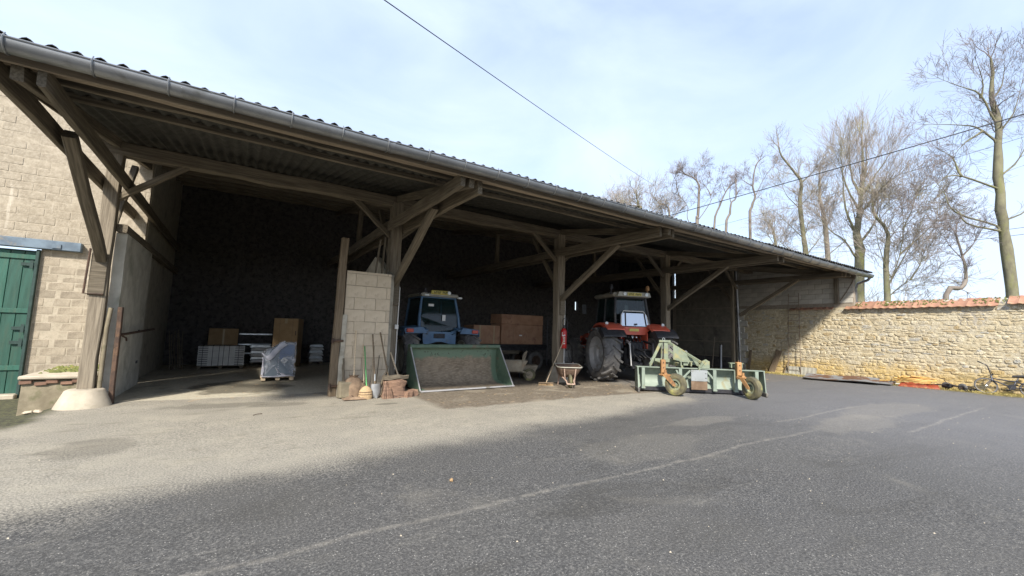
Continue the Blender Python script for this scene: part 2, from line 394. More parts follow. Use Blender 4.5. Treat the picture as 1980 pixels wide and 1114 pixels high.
q = NB('cab_glass')
q.b.inputs['Base Color'].default_value = (.012, .03, .032, 1); q.b.inputs['Roughness'].default_value = .06; q.b.inputs['Specular IOR Level'].default_value = .7
tr = q.n('ShaderNodeBsdfTransparent'); tr.inputs[0].default_value = (.55, .66, .66, 1)
ms = q.n('ShaderNodeMixShader'); ms.inputs[0].default_value = .55
q.nt.links.new(tr.outputs[0], ms.inputs[1]); q.nt.links.new(q.b.outputs[0], ms.inputs[2]); q.nt.links.new(ms.outputs[0], q.out.inputs[0])
MT['glass'] = q.m
q = NB('stretch_film')
q.b.inputs['Base Color'].default_value = (.62, .65, .72, 1); q.b.inputs['Roughness'].default_value = .22
q.bump(q.noise(q.tc(), 9, 5, .6, 1.2), .7, .03)
tr = q.n('ShaderNodeBsdfTransparent')
ms = q.n('ShaderNodeMixShader'); q.put(ms.inputs[0], q.mr(q.noise(q.tc(), 5, 5, .6, .8), .4, .75, .12, .85))
q.nt.links.new(tr.outputs[0], ms.inputs[1]); q.nt.links.new(q.b.outputs[0], ms.inputs[2]); q.nt.links.new(ms.outputs[0], q.out.inputs[0])
MT['film'] = q.m

# stone: colour differs from stone to stone
q = NB('limestone_rubble')
v = q.tc('Object'); gv = q.n('ShaderNodeNewGeometry').outputs['Position']
r = q.rnd()
c = q.mix(q.mr(r, 0, 1), (.50, .425, .285), (.60, .54, .405))
c = q.mix(q.mr(q.ma('FRACT', q.ma('MULTIPLY', r, 7.31)), .82, .95), c, (.42, .32, .175))
c = q.mix(q.mr(q.ma('FRACT', q.ma('MULTIPLY', r, 3.77)), .86, .97), c, (.42, .41, .37))
c = q.mix(q.mr(q.noise(gv, 14, 6, .65), .42, .72), c, (.38, .31, .19))
# ochre lichen and damp along the foot of the wall, grey weathering at the top
zz = q.sep(gv)[2]
wob = q.ma('MULTIPLY', q.noise(gv, .9, 4), .9)
c = q.mix(q.ma('MULTIPLY', q.mr(q.ma('ADD', zz, wob), 1.35, .75), .65), c, (.58, .40, .12))
c = q.mix(q.ma('MULTIPLY', q.mr(q.noise(gv, .7, 5, .6), .52, .7), .45), c, (.40, .38, .33))
q.bump(q.ma('ADD', q.noise(gv, 26, 6, .7), q.ma('MULTIPLY', q.noise(gv, 9, 4, .6), 1.2)), 1.0, .035)
MT['stone'] = q.fin(c, .95)
q = NB('lime_mortar')
gv = q.n('ShaderNodeNewGeometry').outputs['Position']
c = q.mix(q.mr(q.noise(gv, 8, 6, .6), .3, .7), (.44, .37, .24), (.56, .50, .36))
c = q.mix(q.mr(q.noise(gv, .8, 5), .5, .72), c, (.40, .36, .29))
zz = q.sep(gv)[2]
c = q.mix(q.ma('MULTIPLY', q.mr(q.ma('ADD', zz, q.ma('MULTIPLY', q.noise(gv, .9, 4), .9)), 1.3, .75), .5), c, (.52, .36, .12))
q.bump(q.ma('ADD', q.noise(gv, 11, 5, .65), q.ma('MULTIPLY', q.noise(gv, 40, 5, .7), .5)), 1.0, .03)
MT['lime'] = q.fin(c, .95)

# yard: asphalt with dust under the eaves, beaten earth in the bays, grass beyond the wall
q = NB('yard_surface')
v = q.tc('Object'); x, y, z = q.sep(v)
big = q.noise(v, .35, 5, .6); mid = q.noise(v, 1.6, 6, .62); fine = q.noise(v, 14, 6, .7); grit = q.noise(v, 52, 4, .75); grit2 = q.noise(v, 120, 2, .6)
asp = q.mix(q.mr(grit, .36, .66), (.038, .038, .038), (.128, .125, .12))
asp = q.mix(q.mr(grit2, .58, .72), asp, (.20, .197, .19))
asp = q.mix(q.mr(big, .35, .7), asp, q.mix(.5, asp, (.10, .095, .085)))
chip = q.mr(q.voro(v, 48), .24, .14)
asp = q.mix(q.ma('MULTIPLY', chip, q.mr(q.noise(v, 16, 3), .50, .60)), asp, (.40, .385, .35))
dark_ = q.mr(q.noise(q.map(v, (.55, 1.4, 1)), .8, 6, .68, .7), .50, .68)
asp = q.mix(q.ma('MULTIPLY', dark_, .5), asp, (.045, .043, .038))
scuff = q.mr(q.noise(q.map(v, (.35, 2.2, 1), rot=(0, 0, .22)), 1.5, 6, .7, .6), .60, .74)
asp = q.mix(q.ma('MULTIPLY', scuff, .38), asp, (.25, .235, .20))
pale = q.mr(q.noise(v, .9, 6, .65, .5), .55, .78)
asp = q.mix(q.ma('MULTIPLY', pale, .5), asp, (.20, .185, .155))
sky_sheen = q.mr(x, 5.0, 12.0)
asp = q.mix(q.ma('MULTIPLY', sky_sheen, .55), asp, q.mix(q.mr(grit, .3, .7), (.13, .132, .142), (.23, .232, .245)))  # sky sheen painted in as paler, bluish asphalt towards the right
dust = q.mix(q.mr(grit, .34, .68), (.21, .195, .16), (.39, .36, .30))
dust = q.mix(q.mr(mid, .42, .72), dust, q.mix(.5, dust, (.40, .365, .29)))
dust = q.mix(q.mr(q.noise(q.map(v, (.6, 1.5, 1)), 2.4, 6, .7, .8), .56, .74), dust, (.20, .18, .14))
edge = q.ma('ADD', q.ma('MULTIPLY', x, .125), 4.95)
edge = q.ma('ADD', edge, q.ma('MULTIPLY', q.ma('SUBTRACT', q.noise(v, .8, 6, .68), .5), 1.1))
edge = q.ma('ADD', edge, q.ma('MULTIPLY', q.ma('SUBTRACT', grit, .5), 1.1))
md = q.mr(q.ma('SUBTRACT', y, edge), -.75, .70)
xw = q.ma('ADD', x, q.ma('MULTIPLY', q.ma('SUBTRACT', mid, .5), 3.5))
md = q.ma('MULTIPLY', md, q.mr(xw, 11.0, 8.6))
md = q.ma('MULTIPLY', md, q.mr(q.noise(v, 1.1, 6, .7), .25, .6, .78, 1.0))
md = q.mr(q.ma('ADD', md, q.ma('MULTIPLY', q.ma('SUBTRACT', q.mr(grit, .3, .7), .5), .75)), .10, .90)
col = q.mix(md, asp, dust)
# beaten earth inside the middle and right-hand bays
yw = q.ma('ADD', y, q.ma('MULTIPLY', q.ma('SUBTRACT', mid, .5), .5))
me_ = q.ma('MULTIPLY', q.mr(yw, 7.38, 7.52), q.mr(q.ma('ADD', x, q.ma('MULTIPLY', mid, .3)), 3.45, 3.7))
earth = q.mix(q.mr(fine, .35, .7), (.12, .10, .075), (.23, .195, .15))
earth = q.mix(q.mr(q.noise(v, 1.3, 5), .5, .7), earth, (.28, .245, .19))
col = q.mix(q.ma('MULTIPLY', me_, q.mr(x, 10.5, 9.2, .25, 1.0)), col, earth)
# left bay: worn slab with oil stains
ms_ = q.ma('MULTIPLY', q.mr(q.ma('ADD', y, q.ma('MULTIPLY', mid, .35)), 10.45, 10.62), q.mr(x, 3.5, 3.3))
slab = q.mix(q.mr(fine, .3, .7), (.40, .365, .285), (.56, .515, .41))
slab = q.mix(q.ma('MULTIPLY', q.mr(q.noise(v, .8, 5, .6, .6), .54, .66), .6), slab, (.24, .215, .165))
col = q.mix(ms_, col, slab)
def blob(cx, cy, rx, ry):
    d = q.ma('SQRT', q.ma('ADD', q.ma('POWER', q.ma('DIVIDE', q.ma('SUBTRACT', x, cx), rx), 2), q.ma('POWER', q.ma('DIVIDE', q.ma('SUBTRACT', y, cy), ry), 2)))
    return q.mr(q.ma('ADD', d, q.ma('MULTIPLY', q.ma('SUBTRACT', mid, .5), 1.3)), 1.1, .75)
for (cx_, cy_, rx_, ry_, kk) in ((.25, 12.1, 1.1, 1.25, .75), (-.1, 9.4, .9, .28, .35), (.8, 9.1, .6, .2, .35), (2.6, 8.4, .25, .1, .5), (-1.3, 6.9, .45, .5, .28)):
    col = q.mix(q.ma('MULTIPLY', blob(cx_, cy_, rx_, ry_), kk), col, (.055, .048, .033))
# pale scraped patches further out
for (cx_, cy_, rx_, ry_, kk) in ((9.8, 3.1, 1.5, .5, .16), (7.2, 4.55, 1.0, .25, .16), (12.4, 3.4, 2.2, .55, .16), (4.8, 3.9, 1.2, .5, .10)):
    col = q.mix(q.ma('MULTIPLY', blob(cx_, cy_, rx_, ry_), kk), col, (.34, .31, .25))
# thin pale joint between two passes of the paver
def joint(yc, w, x0, x1, k):
    global col
    d = q.ma('ABSOLUTE', q.ma('SUBTRACT', q.ma('ADD', y, q.ma('MULTIPLY', q.ma('SUBTRACT', q.noise(v, .9, 3), .5), .22)), yc))
    m_ = q.ma('MULTIPLY', q.mr(d, w, w*.15), q.ma('MULTIPLY', q.mr(x, x0, x0+.4), q.mr(x, x1, x1-1.5)))
    m_ = q.ma('MULTIPLY', m_, q.mr(q.noise(v, 9, 5, .75), .30, .66))
    col = q.mix(q.ma('MULTIPLY', m_, k), col, (.45, .41, .34))
joint(3.25, .05, -3, 9.0, .24); joint(2.38, .05, 9.5, 16, .26); joint(3.9, .05, 8.2, 13, .25)
# damp mossy ground by the low ledge and the barn door
ml = q.ma('MULTIPLY', q.mr(q.ma('ADD', x, q.ma('MULTIPLY', mid, .5)), -1.95, -2.25), q.mr(q.ma('ADD', y, q.ma('MULTIPLY', mid, .8)), 8.6, 9.2))
gm = q.mix(q.mr(fine, .35, .65), (.045, .045, .034), (.115, .115, .06))
col = q.mix(ml, col, gm)
# moss and leaf litter along the foot of the wall
lit = q.ma('MULTIPLY', q.mr(q.ma('ADD', x, q.ma('MULTIPLY', mid, 1.4)), 20.0, 20.5), q.mr(fine, .3, .55, .4, 1.0))
col = q.mix(lit, col, q.mix(q.mr(q.noise(v, 6, 4), .4, .6), (.15, .125, .05), (.30, .25, .105)))
# field beyond the stone wall
fl = q.mr(x, 20.55, 20.75)
fl = q.ma('MAXIMUM', fl, q.mr(y, 21.0, 21.5))
gr = q.mix(q.mr(q.noise(v, 2.5, 6), .3, .7), (.06, .085, .022), (.12, .125, .045))
col = q.mix(fl, col, gr)
q.bump(q.ma('ADD', q.ma('MULTIPLY', grit, 1.0), q.ma('MULTIPLY', fine, .6)), .8, .014)
MT['yard'] = q.fin(col, q.mr(q.ma('MULTIPLY', q.mr(big, .3, .7), q.ma('SUBTRACT', 1, md)), 0, 1, .93, .78), 0, .35)

# inside of the loader bucket: green paint at the top and along the sides, mud and rust below
q = NB('bucket_inner')
v = q.tc('Object'); x, y, z = q.sep(v)
n1 = q.noise(v, 5, 6, .65)
c = q.mix(q.mr(n1, .35, .65), (.265, .215, .155), (.18, .14, .098))
c = q.mix(q.mr(q.noise(q.map(v, (1, 1, 6)), 9, 5), .45, .7), c, (.34, .27, .19))
m = q.mr(q.ma('ADD', z, q.ma('MULTIPLY', q.ma('SUBTRACT', n1, .5), .35)), .66, .78)
c = q.mix(m, c, q.mix(q.mr(q.noise(v, 12, 6, .7), .55, .66), (.15, .215, .15), (.06, .05, .035)))
m2 = q.mr(q.ma('ADD', q.ma('ABSOLUTE', x), q.ma('MULTIPLY', q.ma('SUBTRACT', n1, .5), .12)), 1.12, 1.22)
c = q.mix(m2, c, (.12, .185, .125))
q.bump(n1, .5, .01)
MT['bucket_inner'] = q.fin(c, .85)

# ================================================================ SETTING
# ---------------------------------------------------------------- ground
def sstep(a, b, t):
    t = max(0, min(1, (t-a)/(b-a))); return t*t*(3-2*t)
def gz(x, y):
    return -0.19*sstep(-2.3, -2.9, x)*sstep(9.2, 10.8, y)*(1 if y < 18 else 0)
xs = [-900, -200, -60, -20] + [-9+.3*i for i in range(112)] + [27, 34, 50, 90, 200, 900]
ys = [-900, -200, -60, -20] + [-7+.3*i for i in range(94)] + [24, 34, 60, 120, 300, 900]
gm_ = MB()
gm_.v = [(x, y, gz(x, y) + (0.012*math.sin(x*1.3+.7*y)*math.cos(y*.9) if -8 < x < 20 and -6 < y < 18 else 0)*sstep(0, 3, abs(y-20))) for y in ys for x in xs]
nx_ = len(xs)
gm_.f = [(j*nx_+i, j*nx_+i+1, (j+1)*nx_+i+1, (j+1)*nx_+i) for j in range(len(ys)-1) for i in range(nx_-1)]
ground = gm_.obj('ground', MT['yard'], smooth=60, fix=False)
tag(ground, 'dark asphalt farmyard with a pale dusty strip under the eaves', 'ground', kind='structure')

# ---------------------------------------------------------------- block walls
def block_mesh(w, d, h, ch, jit, name='block'):
    m = MB(); m.box((0, 0, 0), (w, d, h), ch=ch, jit=jit); return m.mesh(name)
def block_wall(parent, org, ux, length, height, bw, bh, joint, proud, mat, skip=None, name='block', jit=.004, off=.5, uz0=0.0):
    """lay blocks on a wall face: org = lower start corner of the face, ux = direction along it, proud = (nx,ny) outward"""
    ux = Vector((ux[0], ux[1], 0)); nrm = Vector((proud[0], proud[1], 0)); dep = nrm.length; nrm.normalize()
    full = [block_mesh(bw-joint, .10, bh-joint, .005, jit, name) for _ in range(6)]
    rot = Matrix(((ux.x, -nrm.x, 0, 0), (ux.y, -nrm.y, 0, 0), (0, 0, 1, 0), (0, 0, 0, 1)))
    rows = int(math.ceil(height/bh))
    for r in range(rows):
        z0 = r*bh; h = min(bh, height-z0)
        if h < .06: continue
        u = -(off*bw if r % 2 else 0)-R.uniform(0, .04)
        while u < length-.02:
            a, b = max(u, 0), min(u+bw, length)
            u += bw
            if b-a < .06: continue
            if skip and skip(a, b, z0, z0+h): continue
            sx = (b-a-joint)/(bw-joint); sz = (h-joint)/(bh-joint)
            p = Vector(org) + ux*((a+b)/2) + Vector((0, 0, z0+h/2)) + nrm*(dep-.05+R.uniform(-.003, .003))
            M = Matrix.Translation(p) @ rot @ Matrix.Diagonal((sx, 1, sz, 1))
            link_obj(name, R.choice(full), mat, parent, M)

# ---------------------------------------------------------------- barn on the left
barn = thing('block_barn', 'beige concrete block barn with a green door at the left edge', 'barn', (0, 0, 0))
FY = 13.2
m = MB()
DX1 = -3.68                                    # right jamb of the door
m.box((-2.84, FY+.12, 1.4), (1.68, .22, 3.6)); m.box((-6.8, FY+.12, 1.4), (2.4, .22, 3.6)); m.box((-5.0, FY+.12, 5.0), (6.0, .22, 3.6))
facade = m.obj('front_wall', MT['mortar'], barn)
tag(facade, 'sunlit wall of beige concrete blocks')
def skip_f(a, b, z0, z1):
    xa, xb = -8+a, -8+b; za, zb = -.4+z0, -.4+z1
    if xb > DX1-.02-.0 and xa < DX1 and za < 2.97 and zb > -.4: return True
    if xa > -5.62 and xb < DX1+.0 and za < 2.97: return True
    if xa < -5.62 and xb > -5.62 and za < 2.97: return True
    return xb < -6.0
block_wall(facade, (-8, FY+.01, -.4), (1, 0), 6.0, 7.2, .41, .178, .017, (0, -.004), MT['block'], skip_f)
for r in range(20):                            # blocks cut to the door jamb
    z0 = -.4+r*.178
    if z0 > 2.9: break
    w = .30 if r % 2 else .14
    mm = MB(); mm.box((0, 0, 0), (w-.016, .10, .161), ch=.004, jit=.003)
    xe = -8+ (9*.5 if r % 2 == 0 else 8.5*.5) 
    mm.obj('block', MT['block'], facade, Matrix.Translation((DX1+w/2+.01, FY+.056, z0+.089)))
m = MB(); m.box((-2.07, (FY+18.6)/2+.12, 3.4), (.18, 18.6-FY-.02, 7.2))
tag(m.obj('side_wall', MT['concrete'], barn), 'dark side wall running back inside the shed')
m = MB(); m.prism([(FY-.1, 6.8), (18.8, 6.8), (18.8, 7.1), (FY-.1, 6.9)], -8.2, -1.95, 'X'); m.obj('roof', MT['roof_tile'], barn)
# lintel
m = MB(); m.box((-4.75, FY-.06, 3.07), (3.42, .16, .20), ch=.01); lin = m.obj('lintel', MT['grey_steel'], barn)
tag(lin, 'blue-grey steel lintel over the green door')
mm = MB()
mm.box((-3.42, FY-.15, 3.05), (.14, .02, .09)); mm.obj('bolt_plate', MT['grey_steel'], lin)
# door
m = MB(); m.box((-4.64, FY+.07, 1.36), (1.90, .05, 3.14)); door = m.obj('door', MT['green_frame'], barn)
tag(door, 'tall green plank barn door')
n = 9
for i in range(n):
    w = 1.86/n
    mm = MB(); mm.box((0, 0, 0), (w-.008, .035, 3.08), ch=.006)
    mm.obj('plank', MT['green_door'], door, TR(-5.57+w*(i+.5), FY+.03+R.uniform(-.003, .003), 1.36))
for zz in (.42, 1.62, 2.78):
    mm = MB(); mm.box((0, 0, 0), (1.84, .03, .10), ch=.006); mm.obj('rail', MT['green_door'], door, TR(-4.64, FY-.003, zz))
for zz in (.95, 1.25, 2.62):
    mm = MB(); mm.box((0, 0, 0), (.22, .02, .07), ch=.004); mm.tube([(.13, -.01, -.08), (.13, -.01, .08)], .022, 8); mm.box((.05, -.012, .0), (.05, .02, .17)); mm.obj('hinge', MT['green_frame'], door, TR(-3.83, FY-.028, zz))
m = MB(); m.box((-3.705, FY-.01, 1.37), (.055, .13, 3.16), ch=.008); m.obj('door_jamb', MT['green_frame'], barn)
m = MB(); m.box((-4.7, FY-.05, -.16), (2.0, .35, .10), ch=.015); m.obj('door_sill', MT['concrete_base'], barn)

# low ledge beside the door
led = thing('low_ledge', 'low rendered ledge with bricks and moss between the green door and the first post', 'ledge', (-2.55, 11.0, 0))
m = MB()
rows = []
for j in range(9):
    rr = []
    for i in range(9):
        xx = -.42+.84*i/8; zz = -.22+.62*j/8
        rr.append((xx+R.uniform(-.008, .008), -.36-.05*(1-j/8)+R.uniform(-.012, .012), zz))
    rows.append(rr)
m.sheet(rows, thick=(0, 1.9, 0)); m.obj('wall', MT['render_brown'], led, smooth=50)
m = MB(); m.box((0.0, .58, .46), (.92, 2.05, .07), ch=.02, jit=.008); m.obj('capping', MT['concrete_base'], led)
for i in range(5):
    mm = MB(); mm.box((0, 0, 0), (.15, .09, .055), ch=.006, jit=.004)
    mm.obj('brick', MT['brick'], led, TR(-.36+.16*i+R.uniform(-.02, .02), -.365+R.uniform(-.01, .02), .385-.03*(i % 2), ry=R.uniform(-.12, .12), rz=R.uniform(-.15, .15)))
m = MB()
for i in range(150):
    px, py = R.uniform(-.40, .42), R.uniform(.0, 1.5)
    if py < .22+.25*abs(px) and R.random() < .7: continue
    s = R.uniform(.02, .06)
    m.add([(px-s, py-s*.8, .49), (px+s, py-s, .49), (px+s*.8, py+s, .49), (px-s, py+s, .49), (px+R.uniform(-.02, .02), py, .495+s*.8)], [(0, 1, 4), (1, 2, 4), (2, 3, 4), (3, 0, 4), (3, 2, 1, 0)])
tag(m.obj('moss', MT['moss'], led), 'dark green moss on the ledge', kind='stuff')

# ================================================================ OPEN SHED
shed = thing('open_shed', 'long open-fronted timber shed with a corrugated lean-to roof and zinc gutter', 'shed', (0, 0, 0))
PX = [-2.08, 3.17, 8.5, 13.83, 19.0]
PY = 10.3
def zr(y): return 4.23+.18*(y-6.1)
for i, X in enumerate(PX):
    if i < 4:
        bz = (.33, .36, .45, .4)[i]
        post = beam('post', (X, PY-(.1 if i == 0 else 0), bz-.04), (X, PY, 4.62), .27 if i else .21, .26 if i else .2, MT['wood_post'], shed, seg=8, jit=.005, up=Vector((0, 1, 0)))
        r0, r1 = ((.37, .25), (.42, .30), (.40, .235), (.42, .3))[i]
        m = MB(); m.lathe([(.0, 0), (r0+.02, 0), (r0, .03), (r1, bz-.02), (r1-.03, bz), (0, bz)], n=28)
        m.v = [(a+R.uniform(-.008, .008), b+R.uniform(-.008, .008), c) for a, b, c in m.v]
        m.obj('concrete_base', MT['concrete_base'], post, TR(X+(.02 if i == 0 else 0), PY-(.2 if i == 0 else .05), gz(X, PY) if i else -.03), smooth=40)
        if i in (1, 2):                          # scarf plates and conduit on the post
            mm = MB(); mm.box((0, 0, 0), (.20, .05, .62), ch=.01); mm.obj('splice_board', MT['wood'], post, TR(X+.03, PY-.155, 2.35))
            mm = MB(); mm.tube([(X+.13, PY-.15, .5), (X+.14, PY-.15, 2.5)], .014, 6); mm.obj('conduit', MT['white'], post)
        if i == 1:
            mm = MB(); mm.box((X+.10, PY-.19, 1.52), (.09, .05, .11), ch=.01); mm.obj('switch_box', MT['white'], post)
        if i == 0:                               # boarding, pipe and bracket on the first post
            mm = MB(); mm.box((X-.02, PY-.155, 2.28), (.22, .05, .75), ch=.01); mm.obj('splice_board', MT['wood'], post)
            mm = MB(); mm.tube([(X-.15, PY-.2, 2.72), (X-.17, PY-.2, 1.93), (X+.08, PY-.2, 1.93)], .018, 6); mm.obj('bracket', MT['rust'], post)
            mm = MB(); mm.tube([(X+.17, PY-.12, .3), (X+.17, PY-.12, 1.35), (X+.19, PY-.1, 1.7)], .035, 8); mm.obj('drain_pipe', MT['render_brown'], post, smooth=50)
    else:
        m = MB(); m.tube([(X+.10, PY, 0), (X+.02, PY, 2.4), (X-.10, PY, 4.6)], .055, 12)
        post = m.obj('post', MT['zinc'], shed, smooth=50); tag(post, 'thin leaning steel pipe post')
        beam('timber_post', (X-.28, PY+.1, 0), (X-.24, PY+.1, 4.6), .13, .13, MT['wood'], post, up=Vector((0, 1, 0)))
    sz = 1 if i < 4 else .75
    for sgn in (-1, 1):
        beam('tie_beam', (X+sgn*.185, 6.2+R.uniform(-.1, .15), 3.99), (X+sgn*.185, 18.5, 4.02), .085 if i else .07, .235*sz, MT['wood'], post, seg=12, jit=.006)
        if not (i == 0 and sgn == -1) and not (i == 4 and sgn == 1):
            beam('brace', (X+sgn*.08, PY, 3.72), (X+sgn*1.06, PY, 4.58), .11, .11, MT['wood'], post)
    beam('strut', (X, PY-.1, 2.52), (X, 7.8, 3.95), .14, .14, MT['wood'], post)
    beam('strut', (X, PY+.1, 2.95), (X, 11.75, 4.75), .11, .11, MT['wood'], post)
    beam('rafter', (X, 6.2, zr(6.2)-.26), (X, 18.5, zr(18.5)-.26), .10, .17, MT['wood'], post, seg=10)
    beam('king_post', (X, 14.2, 4.1), (X, 14.2, zr(14.2)-.3), .14, .14, MT['wood'], post, up=Vector((0, 1, 0)))
bays = [-2.36]+PX[1:4]+[20.2]
for k in range(4):
    beam('wall_plate', (bays[k], PY, 4.64), (bays[k+1]-.01, PY, 4.64), .22, .25, MT['wood'], shed, seg=10, jit=.006)
    for yy in (6.32, 7.0, 7.85, 11.6, 12.9, 14.2, 15.5, 16.8, 18.1):
        w, h = (.10, .17) if yy > 8 else ((.07, .10) if yy > 6.5 else (.16, .15))
        beam('purlin', (bays[k], yy, zr(yy)-.012-h/2), (bays[k+1]-.01, yy, zr(yy)-.012-h/2), w, h, MT['wood_eave'] if yy < 6.5 else MT['wood'], shed, seg=10, jit=.004)
# verge board at the left end
beam('verge_board', (-2.42, 6.1, zr(6.1)-.1), (-2.42, 13.0, zr(13.0)-.1), .035, .22, MT['wood'], shed, seg=8)
# corrugated sheets
pitch_c, amp = .177, .026
ncol, wcol = 26, .885
sheet_me = []
for k in range(2):
    m = MB(); rows = []
    L = 3.42
    for j in range(3):
        rr = []
        for i in range(5*6+4):
            u = i*pitch_c/6
            rr.append((u, L*j/2, amp*math.cos(2*math.pi*u/pitch_c)+R.uniform(-.001, .001)))
        rows.append(rr)
    m.sheet(rows, thick=(0, 0, -.007))
    me = m.mesh('roof_sheet', smooth=50); sheet_me.append(me)
sl = math.atan(.18)
for c in range(ncol):
    for r in range(4):
        y0 = 5.865+r*3.28*math.cos(sl)
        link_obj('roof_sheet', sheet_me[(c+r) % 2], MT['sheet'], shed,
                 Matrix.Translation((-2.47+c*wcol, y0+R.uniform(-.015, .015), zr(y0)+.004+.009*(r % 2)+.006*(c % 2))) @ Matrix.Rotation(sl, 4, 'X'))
# gutter
m = MB()
GY, GZ, GR = 5.93, 4.155, .105
prof = []
for k in range(11):
    a = math.pi+math.pi*k/10
    prof.append((GY+GR*math.cos(a), GZ+GR*math.sin(a)))
gp = []
def gdz(xx): return -.004*math.sin(xx*1.7) - .075*sstep(6, 20, xx)
for i in range(41):
    xx = -2.6+(20.62+2.6)*i/40
    dz = gdz(xx)
    gp.append([(xx, a, b+dz) for a, b in prof])
m.sheet(gp, thick=(0, 0, -.006))
m.tube([(xx, GY-GR, GZ+.005+gdz(xx)) for xx in [-2.6+23.22*i/12 for i in range(13)]], .012, 6)
gut = m.obj('gutter', MT['zinc'], shed, smooth=60)
mb_ = MB()
mb_.tube([(0, GY+(GR+.012)*math.cos(math.pi+math.pi*k/10), GZ+(GR+.012)*math.sin(math.pi+math.pi*k/10)) for k in range(11)]+[(0, GY+GR+.1, GZ+.06)], .009, 5)
mb_.tube([(0, GY-GR-.012, GZ), (0, GY-GR+.03, GZ+.055)], .007, 5)
bme = mb_.mesh('gutter_bracket', 60)
for i in range(37): link_obj('gutter_bracket', bme, MT['zinc'], gut, TR(-2.08+.617*i, 0, gdz(-2.08+.617*i)))
for xx in (1.67, 6.6, 11.5, 16.4):
    mm = MB(); mm.sheet([[(x_, GY+(GR+.005)*math.cos(math.pi+math.pi*k/10), GZ+(GR+.005)*math.sin(math.pi+math.pi*k/10)-.004+gdz(xx)) for k in range(11)] for x_ in (xx, xx+.05)], thick=(0, 0, -.004)); mm.obj('gutter_joint', MT['zinc'], gut, smooth=60)
m = MB(); m.tube([(20.5, 5.93, 3.99), (20.52, 6.0, 3.90), (20.62, 6.35, 3.80), (20.66, 6.45, 3.6), (20.66, 6.45, 0)], .05, 10); tag(m.obj('downpipe', MT['zinc'], shed, smooth=60), 'zinc downpipe at the right end of the gutter')
# eave board behind the gutter
beam('fascia_board', (-2.4, 6.12, 4.12), (20.4, 6.12, 4.12), .03, .17, MT['wood_eave'], shed, seg=16, jit=.003)

# walls of the shed
XW = 20.3
# small opening that lets daylight through the back wall
m = MB()
wx0, wx1, wz0, wz1 = 16.62, 16.86, 2.85, 3.35
m.box(((-2.0+wx0)/2, 18.72, 3.2), (wx0+2.0, .2, 6.5)); m.box(((wx1+XW+.22)/2, 18.72, 3.2), (XW+.22-wx1, .2, 6.5))
m.box(((wx0+wx1)/2, 18.72, (wz0-.05)/2), (wx1-wx0, .2, wz0+.05)); m.box(((wx0+wx1)/2, 18.72, (wz1+6.45)/2), (wx1-wx0, .2, 6.45-wz1))
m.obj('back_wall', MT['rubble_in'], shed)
# end wall above and behind the stone wall
def ewall(y0, y1, z0, z1, mat, name, x=XW+.12, t=.2):
    m = MB(); m.prism([(y0, z0), (y1, z0), (y1, min(z1, zr(y1)+.004)), (y0, min(z1, zr(y0)+.004))], x-t/2, x+t/2, 'X'); return m.obj(name, mat, shed)
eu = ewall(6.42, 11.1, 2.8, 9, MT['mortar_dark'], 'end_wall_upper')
tag(eu, 'grey block gable on top of the stone wall')
block_wall(eu, (XW+.03, 11.1, 3.02), (0, -1), 4.68, 1.9, .52, .205, .012, (-.024, 0), MT['block_grey'],
           skip=lambda a, b, z0, z1: 3.02+z1 > zr(11.1-b)-.03)
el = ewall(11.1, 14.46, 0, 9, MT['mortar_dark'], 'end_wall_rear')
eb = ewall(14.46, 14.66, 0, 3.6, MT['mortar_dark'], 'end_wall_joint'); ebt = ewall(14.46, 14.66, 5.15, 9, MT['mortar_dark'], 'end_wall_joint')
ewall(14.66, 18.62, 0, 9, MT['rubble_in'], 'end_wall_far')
for j, (z0, z1) in enumerate(((.0, .55), (.58, 1.28), (1.31, 2.05), (2.09, 2.95), (2.99, 3.9), (3.93, 5.2))):
    for k in range(2):
        y0 = 11.13+1.66*k
        mm = MB(); mm.prism([(y0+.01, z0), (y0+1.64, z0), (y0+1.64, min(z1, zr(y0+1.64)-.09)), (y0+.01, min(z1, zr(y0)-.09))], XW-.005-.01*(j % 2), XW+.02, 'X')
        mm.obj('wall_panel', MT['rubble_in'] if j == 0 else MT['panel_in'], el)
beam('gable_post', (XW-.06, 6.95, 3.02), (XW-.06, 6.95, zr(6.95)-.2), .13, .14, MT['wood'], shed, up=Vector((0, 1, 0)))
beam('gable_brace', (XW-.02, 6.35, 3.95), (XW-.02, 6.85, 3.1), .03, .03, MT['wood'], shed)
beam('gable_rafter', (XW-.06, 6.3, zr(6.3)-.24), (XW-.06, 18.4, zr(18.4)-.24), .10, .16, MT['wood'], shed, seg=10)
# partition behind the first post
m = MB()
rows = [[(-1.83+R.uniform(-.006, .006), 10.42+2.78*j/12, 3.1*i/10) for j in range(13)] for i in range(11)]
m.sheet(rows, thick=(-.16, 0, 0))
part = m.obj('partition_wall', MT['pale_render'], shed, smooth=40)
tag(part, 'rendered partition beside the first post')
beam('sill_beam', (-1.9, 10.3, 3.18), (-1.9, 18.5, 3.22), .15, .15, MT['wood'], part, seg=10)
for (yy, zz) in ((12.6, 1.25), (12.75, .55)):
    mm = MB(); mm.box((0, 0, 0), (.03, .16, .06)); mm.obj('putlog_hole', MT['dark_metal'], part, TR(-1.83, yy, zz))
# steel door rail and bar beside the first post
t = thing('steel_stanchion', 'rusty steel stanchion with a horizontal bar beside the first post', 'stanchion', (-1.74, 10.22, 0))
beam('upright', (0, 0, .02), (-.02, 0, 1.72), .07, .10, MT['rust'], t, jit=.002, up=Vector((0, 1, 0)))
m = MB(); m.tube([(-.0, .04, 1.22), (.02, 3.6, 1.28)], .025, 8); bar = m.obj('bar', MT['rust'], t)
m = MB(); m.tube([(.0, .25, 1.2), (.02, .5, 1.15), (.02, .55, 1.1)], .015, 6); m.box((0, .25, 1.22), (.03, .12, .06)); m.obj('latch', MT['rust'], bar)

